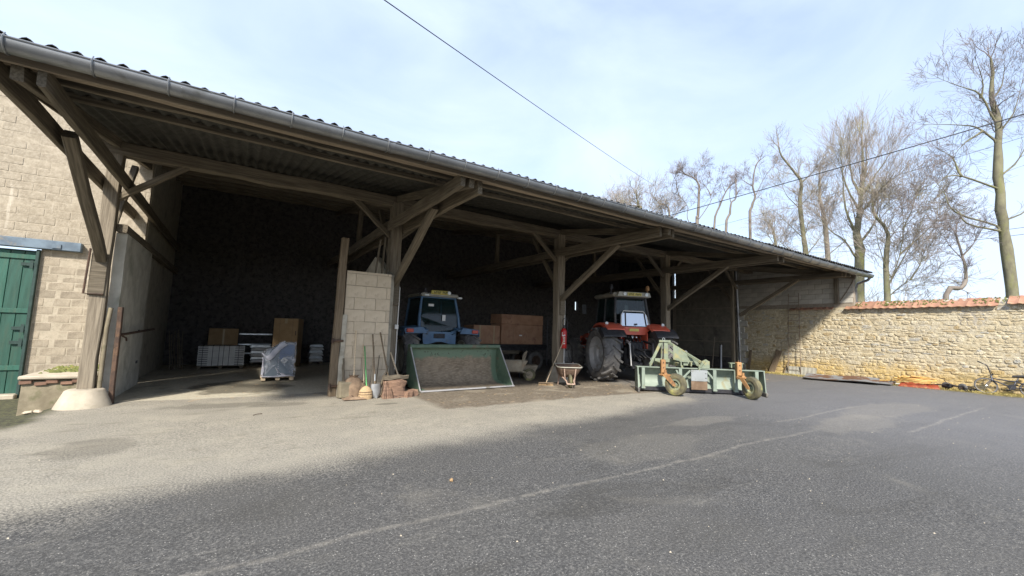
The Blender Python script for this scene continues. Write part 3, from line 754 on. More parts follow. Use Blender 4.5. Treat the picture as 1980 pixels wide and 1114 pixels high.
# block screen between the left bay and the second post
scr = MB(); scr.box((2.47, 9.83, 1.36), (1.0, .16, 2.74))
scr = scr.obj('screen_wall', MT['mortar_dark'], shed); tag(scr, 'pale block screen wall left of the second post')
block_wall(scr, (1.97, 9.76, .0), (1, 0), 1.0, 2.74, .47, .268, .007, (0, -.02), MT['block_pale'], name='block', jit=.003)
m = MB(); m.prism([(9.95, 0), (12.6, 0), (12.6, 2.9), (11.2, 3.35), (9.95, 2.75)], 2.95, 3.1, 'X'); m.obj('rear_screen', MT['concrete'], shed)
t = thing('door_jamb_post', 'tall brown timber and steel jamb at the left end of the block screen', 'post', (1.86, 9.8, 0))
beam('timber', (-.03, -.02, 0), (.03, -.02, 3.45), .15, .16, MT['wood_warm'], t, seg=8, up=Vector((0, 1, 0)))
beam('steel', (.10, -.08, .0), (.13, -.08, 1.75), .10, .06, MT['concrete'], t, up=Vector((0, 1, 0)))
for zz in (.22, 1.18):
    mm = MB(); mm.box((0, 0, 0), (.24, .06, .05), ch=.01); mm.tube([(-.10, -.03, -.06), (-.10, -.03, .06)], .025, 8); mm.obj('hinge', MT['rust'], t, TR(0.0, -.12, zz))
for i, (x0, x1, h0, h1, w) in enumerate(((2.62, 2.72, 2.72, 3.55, .10), (2.76, 2.83, 2.72, 3.62, .09), (2.88, 2.90, 2.72, 3.3, .08))):
    t = thing('upright_board', ('widest board standing on the block screen beside the second post', 'middle board standing on the block screen beside the second post', 'shortest board against the second post above the block screen')[i], 'plank', (x0, 9.84, 2.74), group='boards above the block screen')
    beam('board', (0, 0, 0), (x1-x0, .12, h1-h0), .03, w, MT['wood'], t, jit=.002)

# ================================================================ STONE WALL
sw = thing('stone_wall', 'long cream limestone rubble wall capped with red tiles on the right', 'wall', (XW, 4.0, 0))
m = MB(); rows = []
for j in range(16):
    zz = 2.84*j/15
    rows.append([(R.uniform(-.012, .012)-.01, yy, zz) for yy in [6.85-13.5*i/60 for i in range(61)]])
m.sheet(rows, thick=(.42, 0, 0)); core = m.obj('wall_core', MT['lime'], sw, smooth=60)
def stone_mesh():
    m = MB(); n = 10; vs = []
    ra = [1+R.uniform(-.16, .14) for _ in range(n)]
    for (dep, sc) in ((0.02, 1.0), (-.55, .97), (-1.0, .78)):
        for k in range(n):
            a = 2*math.pi*k/n
            ca, sa = math.cos(a), math.sin(a)
            e = .62
            px = math.copysign(abs(ca)**e, ca)*.5*ra[k]*sc; pz = math.copysign(abs(sa)**e, sa)*.5*ra[k]*sc
            vs.append((dep+R.uniform(-.12, .12)*(dep < 0), px, pz))
    vs.append((-1.08, R.uniform(-.1, .1), R.uniform(-.1, .1)))
    fs = []
    for j in range(2):
        for k in range(n): fs.append((j*n+k, j*n+(k+1) % n, (j+1)*n+(k+1) % n, (j+1)*n+k))
    for k in range(n): fs.append((2*n+k, 2*n+(k+1) % n, 3*n))
    return vs, fs
SM = [stone_mesh() for _ in range(14)]
SMM = []
for vs_, fs_ in SM:
    mm = MB(); mm.add(vs_, fs_); SMM.append(mm.mesh('stone', 50))
stones = []
z = .03
while z < 2.78:
    h = R.choice((.055, .07, .085, .10, .12, .15)); h = min(h, 2.83-z)
    y = 6.9-R.uniform(0, .3)
    while y > -6.4:
        w = R.choice((.12, .16, .2, .25, .32, .42))*R.uniform(.9, 1.15)
        stones.append((y-w/2, z+h/2+R.uniform(-.022, .022), w, h*R.uniform(.8, 1.15), R.uniform(-.13, .13)))
        y -= w+R.uniform(.005, .03)
    z += h+R.uniform(.004, .014)
in_view = [s for s in stones if s[0] > -2.4 and s[2]*s[3] > .006]
in_view.sort(key=lambda s: -s[2]*s[3]/(1+.10*(s[0]+2.4)))
keep = set(id(s) for s in in_view[:300])
rest = MB()
for s in stones:
    yy, zz, w, h, a = s
    k = R.randrange(14)
    dep = R.uniform(.010, .026)
    M = Matrix.Translation((-.005, yy, zz)) @ Matrix.Rotation(a, 4, 'X') @ Matrix.Diagonal((dep, w*1.0, h*1.02, 1))
    if id(s) in keep: link_obj('stone', SMM[k], MT['stone'], core, M)
    else: rest.add(SM[k][0], SM[k][1], M)
tag(rest.obj('small_stones', MT['stone'], core, smooth=50), kind='stuff')
# dressed stones where the wall meets the shed
for i in range(10):
    zz = .15+.29*i; wd = .5 if i % 2 else .36
    mm = MB(); mm.box((0, 0, 0), (.10, wd, .27), ch=.02, jit=.008)
    mm.obj('quoin', MT['block_grey'], core, TR(-.02, 6.85-wd/2+.2, zz))
# tiles on top
tm = []
for k in range(4):
    m = MB(); rows = []
    for j in range(4):
        u = j/3
        rows.append([(.34-.52*u+R.uniform(-.004, .004), -.125+.25*i/6, .26-.28*u+.011*math.cos(2*math.pi*i/6)+R.uniform(-.003, .003)) for i in range(7)])
    m.sheet(rows, thick=(0, 0, -.018)); tm.append(m.mesh('coping_tile', 60))
yy = 4.55
while yy > -6.5:
    gap = (2.62 < yy < 3.0) or (-1.62 < yy < -1.35)
    if not gap:
        dz = .05 if yy < -1.6 else 0
        link_obj('coping_tile', R.choice(tm), MT['tile'], sw, TR(.02+R.uniform(-.02, .02), yy, 2.80+R.uniform(-.008, .008)+dz, ry=R.uniform(-.03, .03), rz=R.uniform(-.05, .05)))
    yy -= .222
m = MB()
m.prism([(-.02, 2.78), (.42, 2.78), (.42, 3.0), (.30, 3.03)], -6.6, 2.5, 'Y'); m.obj('ridge_mortar', MT['concrete'], sw)
m = MB()
for i in range(900):
    px, py = R.uniform(-.05, .33), R.uniform(-6, 2.4)
    if math.sin(py*2.1)+math.sin(py*5.3+1) < R.uniform(-1.6, 1.2): continue
    s = R.uniform(.01, .028); zt = 2.80+.5385*(px+.16)+.02
    m.add([(px-s, py-s, zt-.03), (px+s, py-s, zt-.03), (px+s, py+s, zt-.03), (px-s, py+s, zt-.03), (px, py, zt+s*.6)], [(0, 1, 4), (1, 2, 4), (2, 3, 4), (3, 0, 4)])
tag(m.obj('moss', MT['moss'], sw), kind='stuff')

# dry grass at the foot of the wall
def tuft_field(name, label, n, fn, mat, hmin, hmax):
    m = MB()
    for _ in range(n):
        x_, y_ = fn(); h = R.uniform(hmin, hmax); a = R.uniform(0, 6.28); w = R.uniform(.004, .012)
        dx, dy = math.cos(a)*h*.6, math.sin(a)*h*.6
        m.add([(x_-w, y_, 0), (x_+w, y_+w, 0), (x_+dx*.5+w*.6, y_+dy*.5, h*.7), (x_+dx, y_+dy, h)], [(0, 1, 2), (0, 2, 3)])
    o = m.obj(name, mat, fix=False); tag(o, label, 'grass', kind='stuff'); return o
MT['dry_grass'] = basic('dry_grass', (.42, .34, .12), (.26, .22, .07), 8, .9, var=.2)
tuft_field('dry_grass', 'yellow dry grass and moss along the foot of the stone wall', 16000, lambda: (20.28-abs(R.gauss(0, .42)), R.uniform(-4, 9.9)), MT['dry_grass'], .015, .08)
m = MB()
for _ in range(450):
    x_ = R.uniform(-3.5, 20); y_ = R.uniform(.5, 9.6); s = R.choice((.003, .004, .005, .006, .009))
    if x_ < 4 and y_ > 5.5 and R.random() < .6: continue
    m.add([(x_-s, y_, .0), (x_+s*.7, y_-s, .0), (x_+s, y_+s*.6, .0), (x_, y_+s, .0), (x_, y_, s*.9+.002)], [(0, 1, 4), (1, 2, 4), (2, 3, 4), (3, 0, 4)])
    m.v[-5:] = [(a, b, c+.012*math.sin(x_*1.3+.7*y_)*math.cos(y_*.9)) for a, b, c in m.v[-5:]]
tag(m.obj('loose_gravel', MT['concrete_base'], fix=False), 'pale stone chips scattered on the asphalt', 'gravel', kind='stuff')

m = MB()
for _ in range(2600):
    x_ = R.uniform(-1.6, 17); y_ = R.uniform(9.6, 16) if R.random() < .7 else R.uniform(7.4, 10)
    if x_ < 3.4 and y_ < 10: continue
    a = R.uniform(0, 6.28); L = R.uniform(.02, .10); w = R.uniform(.002, .006); dx, dy = math.cos(a)*L, math.sin(a)*L
    z_ = .006+.012*math.sin(x_*1.3+.7*y_)*math.cos(y_*.9)
    m.add([(x_, y_, z_), (x_+dx, y_+dy, z_+R.uniform(.002, .012)), (x_+dx-dy*w/L, y_+dy+dx*w/L, z_+.008), (x_-dy*w/L, y_+dx*w/L, z_+.004)], [(0, 1, 2, 3)])
tag(m.obj('straw_litter', MT['straw'], fix=False), 'straw and dry bits scattered over the shed floor', 'straw', kind='stuff')

# ================================================================ TREES
TREES = {
'A':((37.1,4.3),[[(0.0,0.0),(-0.03,7.08),(-0.25,9.43),(-0.13,12.39),(0.09,14.9),(-0.13,16.37),(0.09,17.99),(-0.09,18.87)],[(-0.42,8.19),(-2.21,8.58),(-2.68,9.45),(-4.1,9.5)],[(-0.46,8.48),(-2.62,9.3),(-2.95,10.47),(-3.18,11.23)],[(-0.37,10.64),(-2.38,11.4),(-3.41,11.23),(-4.18,10.23)],[(-2.45,11.55),(-2.77,12.57),(-3.18,13.15)],[(-0.23,13.68),(-1.11,14.54),(-2.19,14.8),(-3.67,14.9)],[(-1.1,14.04),(-2.0,13.48),(-2.49,12.88)],[(-0.09,14.95),(-0.88,16.49),(-1.96,17.05),(-3.16,17.6)],[(-0.81,16.34),(-0.84,17.38),(-1.56,18.39)],[(-0.07,16.37),(0.41,17.12),(0.52,18.3)],[(-0.01,11.5),(1.28,12.72),(2.12,14.52)],[(0.07,8.85),(1.08,9.47),(2.5,11.58)],[(0.11,14.16),(0.91,15.36),(1.44,17.15)]]),
'B':((37.1,11.4),[[(0.0,0.0),(0.02,6.6),(0.16,8.08),(0.12,9.37),(0.4,10.89),(0.56,12.03),(0.79,13.92),(0.87,16.47)],[(-0.08,7.41),(-0.94,8.75),(-1.89,9.53),(-2.79,11.01)],[(-0.94,8.64),(-2.53,7.34)],[(0.12,9.37),(-0.75,11.07),(-0.99,12.91),(-1.33,14.37)],[(0.4,10.89),(-0.62,12.92),(-1.05,14.75)],[(0.56,12.03),(-0.1,14.04),(-0.25,15.51)],[(0.56,12.03),(1.58,13.72),(2.64,15.41)],[(0.4,10.89),(1.98,12.63),(3.24,13.77)],[(0.56,12.03),(1.19,14.45),(1.69,16.31)],[(0.14,8.52),(1.32,10.03),(1.83,11.52)]]),
'C':((38.7,15.1),[[(0.0,0.0),(-0.18,8.2),(-0.28,9.91),(-0.5,13.04),(-0.37,14.5),(-0.9,15.41),(-1.83,16.8),(-2.1,17.54)],[(-0.37,14.5),(0.28,15.19),(1.09,16.26)],[(-0.4,9.91),(-1.49,11.05),(-2.44,12.06)],[(-0.16,10.17),(0.35,11.35),(1.9,11.65)],[(-0.23,8.45),(-1.03,8.55),(-2.22,9.06),(-2.91,9.67)],[(-0.11,8.5),(0.86,9.78),(1.45,11.05)],[(-0.47,12.24),(-1.55,13.26),(-2.21,14.28)],[(-0.4,12.66),(0.74,13.95),(1.34,14.8)]]),
'D':((36.2,9.6),[[(-0.14,0.0),(-0.0,6.63),(0.25,8.8),(-0.66,10.29),(-0.56,11.53)],[(0.01,5.01),(0.84,7.41),(1.11,9.89),(0.83,11.19)],[(0.01,5.18),(1.68,8.19),(2.62,10.39),(3.21,11.26)],[(0.03,4.5),(1.65,5.71),(4.03,5.99)],[(0.12,6.05),(-0.63,8.09),(-1.03,9.8)],[(0.84,7.41),(2.46,8.87),(3.46,9.93)],[(1.13,9.17),(1.71,10.57),(2.03,11.61)],[(1.65,5.71),(2.52,6.81),(2.83,7.85)]]),
'E':((36.8,18.7),[[(0.0,0.0),(0.01,11.29),(0.22,12.97),(0.55,13.91),(0.39,14.88),(0.56,16.52),(0.94,17.15)],[(0.63,14.13),(1.43,15.71),(2.12,16.57),(2.59,17.07)],[(0.39,14.88),(-0.34,15.43),(-0.45,16.05)]]),
'F':((33.0,21.2),[[(0.0,0.0),(-0.07,10.88),(0.02,12.08),(0.1,13.98),(0.16,14.82),(-0.3,15.43),(-1.06,15.76)],[(0.08,11.73),(1.19,13.31),(1.39,14.02),(1.98,15.01),(2.05,15.63)],[(0.16,14.82),(-0.08,15.7),(0.47,16.6)],[(-0.15,10.39),(-1.03,11.69),(-1.06,12.66),(-1.93,13.48),(-2.78,13.67),(-2.8,14.51)],[(-1.93,13.48),(-2.27,14.31),(-2.25,15.19)],[(1.39,14.02),(0.96,15.07),(0.32,15.62)]]),
'G':((34.2,20.4),[[(0.0,0.0),(-0.06,10.57),(0.45,12.89),(1.03,14.19),(1.45,14.82)],[(1.03,14.19),(0.73,15.33),(0.89,15.99)]]),
'G2':((34.2,19.2),[[(0.0,0.0),(-0.23,10.13),(0.19,11.99),(0.29,12.94),(0.71,13.38),(0.8,14.89)],[(0.29,12.94),(0.06,13.58),(0.16,14.53)]]),
'H':((33.8,27.8),[[(0.0,0.0),(-0.17,13.25),(-0.41,14.54),(-0.71,15.82)],[(-0.15,12.74),(0.74,14.31),(1.35,16.14)],[(-0.15,12.74),(-1.34,14.25),(-1.99,15.26)]]),
'I':((33.5,6.6),[[(-0.09,0.0),(0.43,4.32),(1.25,4.72),(1.7,5.47),(1.58,6.59),(1.27,7.88)],[(1.58,6.59),(2.12,7.31),(2.25,7.91)],[(1.58,6.41),(0.93,7.28),(0.77,7.72)]]),
'J':((34.7,32.0),[[(0.0,0.0),(-0.24,14.29),(-0.46,15.98)],[(-0.22,13.73),(-1.12,15.11)],[(-0.22,13.73),(0.58,15.44)]]),
'K':((38.0,27.4),[[(0.0,0.0),(-0.21,13.36),(-0.49,15.25)],[(-0.21,13.36),(-1.07,14.96)],[(-0.21,13.36),(0.72,15.01)]]),
'L':((47.6,21.3),[[(0.0,0.0),(-0.29,11.54),(-0.79,13.69)],[(-0.22,11.0),(0.86,13.2)],[(-0.28,11.27),(-1.59,13.12)]]),
'M':((47.4,16.6),[[(0.0,0.0),(-0.31,12.25),(-0.8,15.18),(-0.64,18.13)],[(-0.31,12.25),(0.7,14.74)],[(-0.33,12.74),(-1.54,15.16)]]),
}
def rot_about(v, ax, a): return Matrix.Rotation(a, 3, ax) @ v
def smooth_path(pts, sub=3):
    out = []
    P = [pts[0]]+list(pts)+[pts[-1]]
    for i in range(1, len(P)-2):
        for k in range(sub):
            t = k/sub; t2, t3 = t*t, t*t*t
            out.append(.5*((2*P[i])+(P[i+1]-P[i-1])*t+(2*P[i-1]-5*P[i]+4*P[i+1]-P[i+2])*t2+(3*P[i]-P[i-1]-3*P[i+1]+P[i+2])*t3))
    out.append(P[-2]); return out
def grow(mb, rr, p, d, L, r, lvl, prm, maxl):
    nseg = 5 if lvl == 0 else (4 if lvl == 1 else 3)
    pts, rs = [p.copy()], [r]
    dd = d.normalized()
    for i in range(nseg):
        j = Vector((rr.gauss(0, 1), rr.gauss(0, 1), rr.gauss(0, 1)))*prm['wob']
        dd = (dd+j+Vector((0, 0, prm['up']))).normalized()
        pts.append(pts[-1]+dd*(L/nseg)); rs.append(max(prm['rmin'], r*(1-(i+1)/nseg*.75)))
    mb.tube(pts, rs, 5 if lvl == 0 else 3, cap=False)
    if lvl >= maxl: return
    nb = prm['n'][lvl]
    for k in range(nb):
        t = rr.uniform(.25, 1.0); fi = t*nseg; i = min(int(fi), nseg-1)
        q = pts[i].lerp(pts[i+1], fi-i)
        base = (pts[i+1]-pts[i]).normalized()
        ax = base.cross(Vector((rr.gauss(0, 1), rr.gauss(0, 1), rr.gauss(0, 1)))).normalized()
        nd = rot_about(base, ax, rr.uniform(*prm['ang']))
        grow(mb, rr, q, nd, L*rr.uniform(.42, .7), rs[i]*.55, lvl+1, prm, maxl)
def tree(key, label, r0, bark, twig, prm, n_main, Lm, seed, group=None):
    (bx, by), limbs = TREES[key]
    rr = random.Random(seed)
    t = thing('bare_tree', label, 'tree', (bx, by, 0), -yaw, group)
    tb, cb = MB(), MB()
    H = max(p[1] for p in limbs[0])
    paths = []
    for li, l in enumerate(limbs):
        dy = 0
        pts = []
        dep = rr.uniform(-.5, .5)
        for i, (a, b) in enumerate(l):
            s = 0 if li == 0 else i*dep*(.35+.12*i)
            pts.append(Vector((a, s+rr.uniform(-.08, .08)*(i > 0), b)))
        if li and paths:                       # root every limb inside the wood it grows from
            best = min((q_ for pa in paths for q_ in pa[0]), key=lambda q_: (Vector((q_.x, 0, q_.z))-Vector((pts[0].x, 0, pts[0].z))).length)
            off = Vector((0, best.y, 0))
            pts = [best.copy()]+[q_+off for q_ in pts]
            if (pts[1]-pts[0]).length < .05: pts.pop(1)
        path = smooth_path(pts, 3)
        n = len(path)
        if li == 0:
            rs = [max(.05, r0*(1-.82*(k/(n-1))**1.2)) for k in range(n)]
            rs[0] *= 1.25
        else:
            ra = r0*.30 if len(l) > 2 else r0*.22
            rs = [max(.012, ra*(1-.95*k/(n-1))) for k in range(n)]
        rs = [q_*rr.uniform(.90, 1.12) for q_ in rs]
        path = [q_+Vector((rr.gauss(0, 1), rr.gauss(0, 1), 0))*(min(.06, rs[k]*.4) if li else min(.025, rs[k]*.1))*(0 < k) for k, q_ in enumerate(path)]
        tb.tube(path, rs, 10 if li == 0 else 7, cap=True)
        paths.append((path, rs, li))
    # knobbly bark on the main stem
    for path, rs, li in paths:
        n = len(path)
        tot = n_main*(1.0 if li == 0 else .75)
        lo = .38 if li == 0 else .25
        for k in range(int(tot)):
            f_ = rr.uniform(lo, 1)**.8 if li else rr.uniform(lo, 1)
            i = min(int(f_*(n-1)), n-2)
            q_ = path[i].lerp(path[i+1], rr.random())
            base = (path[i+1]-path[i]).normalized()
            ax = base.cross(Vector((rr.gauss(0, 1), rr.gauss(0, 1), rr.gauss(0, 1)))).normalized()
            nd = rot_about(base, ax, rr.uniform(*prm['ang0']))
            grow(cb, rr, q_, nd, Lm*rr.uniform(.55, 1.2)*(1.15-.4*f_), max(prm['rmin']*1.8, rs[i]*.22), 0, prm, prm['lv'])
        # leader continues as twigs
        for _ in range(3):
            e = (path[-1]-path[-2]).normalized()+Vector((rr.gauss(0, .3), rr.gauss(0, .3), rr.gauss(0, .3)))
            grow(cb, rr, path[-1], e, Lm*.8, max(prm['rmin']*1.6, rs[-1]*.7), 0, prm, prm['lv'])
    tb.obj('trunk', MT[bark], t, smooth=60, fix=False)
    cb.obj('crown', MT[twig], t, smooth=60, fix=False)
    return t
P0 = dict(wob=.16, up=.07, rmin=.006, n=(6, 4, 3), ang=(.35, .95), ang0=(.5, 1.2), lv=2)
P_up = dict(wob=.065, up=.13, rmin=.006, n=(5, 3, 2), ang=(.25, .75), ang0=(.25, .75), lv=2)
P_far = dict(wob=.14, up=.05, rmin=.008, n=(6, 4, 2), ang=(.35, .9), ang0=(.4, 1.1), lv=2)
tree('A', 'tall bare tree with a green mossy trunk at the right edge', .27, 'bark_moss', 'twig_dark', P0, 11, 1.6, 1)
tree('B', 'broad bare tree with a forked mossy trunk and fan of upright shoots', .33, 'bark_moss', 'twig', P_up, 24, 2.6, 2)
tree('C', 'bare tree with a straight dark trunk and low side limbs left of the forked tree', .21, 'bark_moss', 'twig', P0, 20, 1.7, 3)
tree('D', 'many-stemmed mossy tree behind the end of the gutter', .19, 'bark_moss', 'twig', P_far, 26, 2.2, 4)
tree('E', 'slender bare tree with a wishbone fork above the middle of the roof', .13, 'bark', 'twig_dark', P0, 12, 1.2, 5)
tree('F', 'crooked bare tree with several twisting stems behind the roof', .15, 'bark', 'twig_dark', P0, 12, 1.2, 6)
tree('G', 'thin leaning bare stem right of the twisting tree', .11, 'bark', 'twig_dark', P0, 6, .8, 7)
tree('G2', 'thin kinked bare stem left of the wishbone tree', .12, 'bark', 'twig_dark', P0, 6, .8, 8)
tree('H', 'low pale bushy tree rising over the roof edge at the far left of the trees', .22, 'bark_moss', 'twig', P_far, 26, 2.0, 9)
tree('I', 'small crooked tree curving up over the red-capped wall', .15, 'bark', 'twig_dark', P0, 11, 1.1, 10)
tree('J', 'faint leftmost treetop just showing above the gutter', .2, 'bark', 'twig', P_far, 20, 1.8, 12)
tree('K', 'low twiggy tree behind the twisting stems', .2, 'bark', 'twig', P_far, 20, 1.8, 13)
tree('L', 'low twiggy tree between the wishbone tree and the straight dark trunk', .2, 'bark_moss', 'twig', P_far, 20, 2.0, 14)
tree('M', 'bare tree behind the gap between the straight trunk and the forked tree', .25, 'bark', 'twig', P_far, 22, 2.0, 15)
m = MB(); rr_ = random.Random(5)
for _ in range(120):
    u = rr_.uniform(-2, 22); d_ = rr_.uniform(34, 46)
    p = Vector((math.cos(yaw)*u+math.sin(yaw)*d_, -math.sin(yaw)*u+math.cos(yaw)*d_, 0)) + Vector((math.cos(yaw), -math.sin(yaw), 0))*(d_*.35)
    for _k in range(3):
        grow(m, rr_, p, Vector((rr_.gauss(0, .25), rr_.gauss(0, .25), 1)), rr_.uniform(2.6, 5.0), .03, 0, dict(wob=.12, up=.05, rmin=.011, n=(7, 4), ang=(.3, .9)), 2 if _k == 0 else 1)
tag(m.obj('distant_hedge', MT['twig'], fix=False), 'mass of bare scrub behind the stone wall', 'hedge', kind='stuff')

# ---------------------------------------------------------------- overhead cables
def cable(label, a, b, r, sag, group):
    a, b = Vector(a), Vector(b); m = MB()
    m.tube([a.lerp(b, i/24)-Vector((0, 0, sag*4*(i/24)*(1-i/24))) for i in range(25)], r, 5)
    o = m.obj('overhead_cable', MT['cable'], smooth=60); tag(o, label, 'cable', group)
G_ = 'overhead cables'
cable('thin cable crossing the sky from the top edge down to the roof', (-2.6, 4.92, 6.49), (33.0, 25.8, 16.1), .011, .12, G_)
cable('thick black cable running from the tall mossy tree over the shed roof', (35.4, -3.2, 14.55), (30.9, 30.6, 11.8), .032, .15, G_)
cable('thin cable just under the thick one', (38.3, 1.0, 14.2), (40.5, 30, 12.6), .012, .3, G_)
cable('upper of the two low cables crossing the forked tree', (38.6, 1.0, 8.6), (52, 20, 11.6), .014, .3, G_)
cable('lower of the two low cables crossing the forked tree', (38.6, 1.0, 8.2), (52, 20, 11.0), .014, .3, G_)

# ================================================================ TRACTORS
def wheel(parent, name, c, r, w, rim_r, mat_t, mat_r, lugs=18, lug_h=.05, dish=.12, side=1, M=None):
    """tyre lathe about local X; side=+1: outer face towards +X"""
    m = MB(); h = w/2
    rr = r-lug_h
    m.lathe([(rim_r, -h*.72), (rim_r+.03, -h*.86), (rim_r+(rr-rim_r)*.45, -h*1.0), (rr-.07, -h*.97), (rr-.015, -h*.78), (rr, -h*.4), (rr+.005, 0), (rr, h*.4), (rr-.015, h*.78), (rr-.07, h*.97), (rim_r+(rr-rim_r)*.45, h), (rim_r+.03, h*.86), (rim_r, h*.72)], 'X', 40)
    for k in range(lugs*2 if lugs else 0):
        s_ = 1 if k % 2 else -1
        a = math.pi*k/lugs
        # chevron bar from centre to shoulder
        for (x0, x1, da0, da1) in ((0.02*s_, .55*h*s_, .0, .16), (.55*h*s_, .98*h*s_, .16, .26)):
            p0 = Vector((x0, rr*math.cos(a+da0), rr*math.sin(a+da0))); p1 = Vector((x1, (rr-.015)*math.cos(a+da1), (rr-.015)*math.sin(a+da1)))
            up = Vector((0, math.cos(a+da1*.5), math.sin(a+da1*.5)))
            M2 = frame_of(p0, p1, up)
            L = (p1-p0).length
            m.box((L/2, 0, lug_h*.4), (L+.02, .055*r/.8, lug_h*1.2), M2)
    ty = m.obj(name, mat_t, parent, (M or Matrix.Identity(4)) @ Matrix.Translation(c), smooth=35)
    m = MB(); s = side
    m.lathe([(rim_r+.01, s*h*.78), (rim_r-.03, s*h*.74), (rim_r-.05, s*h*.30), (rim_r*.62, s*(h*.30-dish*.3)), (rim_r*.55, s*(h*.30-dish*.9)), (rim_r*.28, s*(h*.30-dish)), (rim_r*.26, s*(h*.30-dish*.2)), (rim_r*.18, s*(h*.30)), (0.001, s*(h*.30))], 'X', 32)
    m.lathe([(rim_r+.01, -s*h*.78), (rim_r-.03, -s*h*.74), (rim_r-.05, -s*h*.1), (.1, -s*h*.05), (.001, -s*h*.05)], 'X', 32)
    for k in range(8):
        a = 2*math.pi*k/8
        m.tube([(s*(h*.30-dish), rim_r*.4*math.cos(a), rim_r*.4*math.sin(a)), (s*(h*.30-dish+.03), rim_r*.4*math.cos(a), rim_r*.4*math.sin(a))], .018, 6)
    m.obj('rim', mat_r, ty, (M or Matrix.Identity(4)) @ Matrix.Translation(c), smooth=35)
    return ty
def fender(parent, name, x0, x1, r, a0, a1, mat, cz, thick=.03, lip=.06, n=12):
    m = MB(); rows = []
    for i in range(n+1):
        a = rad(a0+(a1-a0)*i/n)
        ca, sa = math.cos(a), math.sin(a)
        rows.append([(x0, ca*(r-lip), cz+sa*(r-lip)), (x0+(x1-x0)*.04, ca*r, cz+sa*r), (x0+(x1-x0)*.5, ca*(r+.015), cz+sa*(r+.015)), (x0+(x1-x0)*.96, ca*r, cz+sa*r), (x1, ca*(r-lip), cz+sa*(r-lip))])
    m.sheet(rows, thick=(0, 0, -thick)); return m.obj(name, mat, parent, smooth=40)
def plate_marks(parent, c, w, h, n, mat, M):
    m = MB()
    for k in range(n):
        x_ = -w/2+w*(k+.5)/n
        if k in (4,) and n > 7: continue
        t_ = w/n*.22
        m.box((c[0]+x_-t_, c[1], c[2]), (t_, .004, h), M)
        m.box((c[0]+x_+t_, c[1], c[2]+(h*.18 if k % 2 else -h*.18)), (t_, .004, h*.6), M)
        m.box((c[0]+x_, c[1], c[2]+(h*.42 if k % 3 else -h*.42)), (t_*2.4, .004, h*.16), M)
    return tag(m.obj('lettering', mat, parent), kind='stuff')

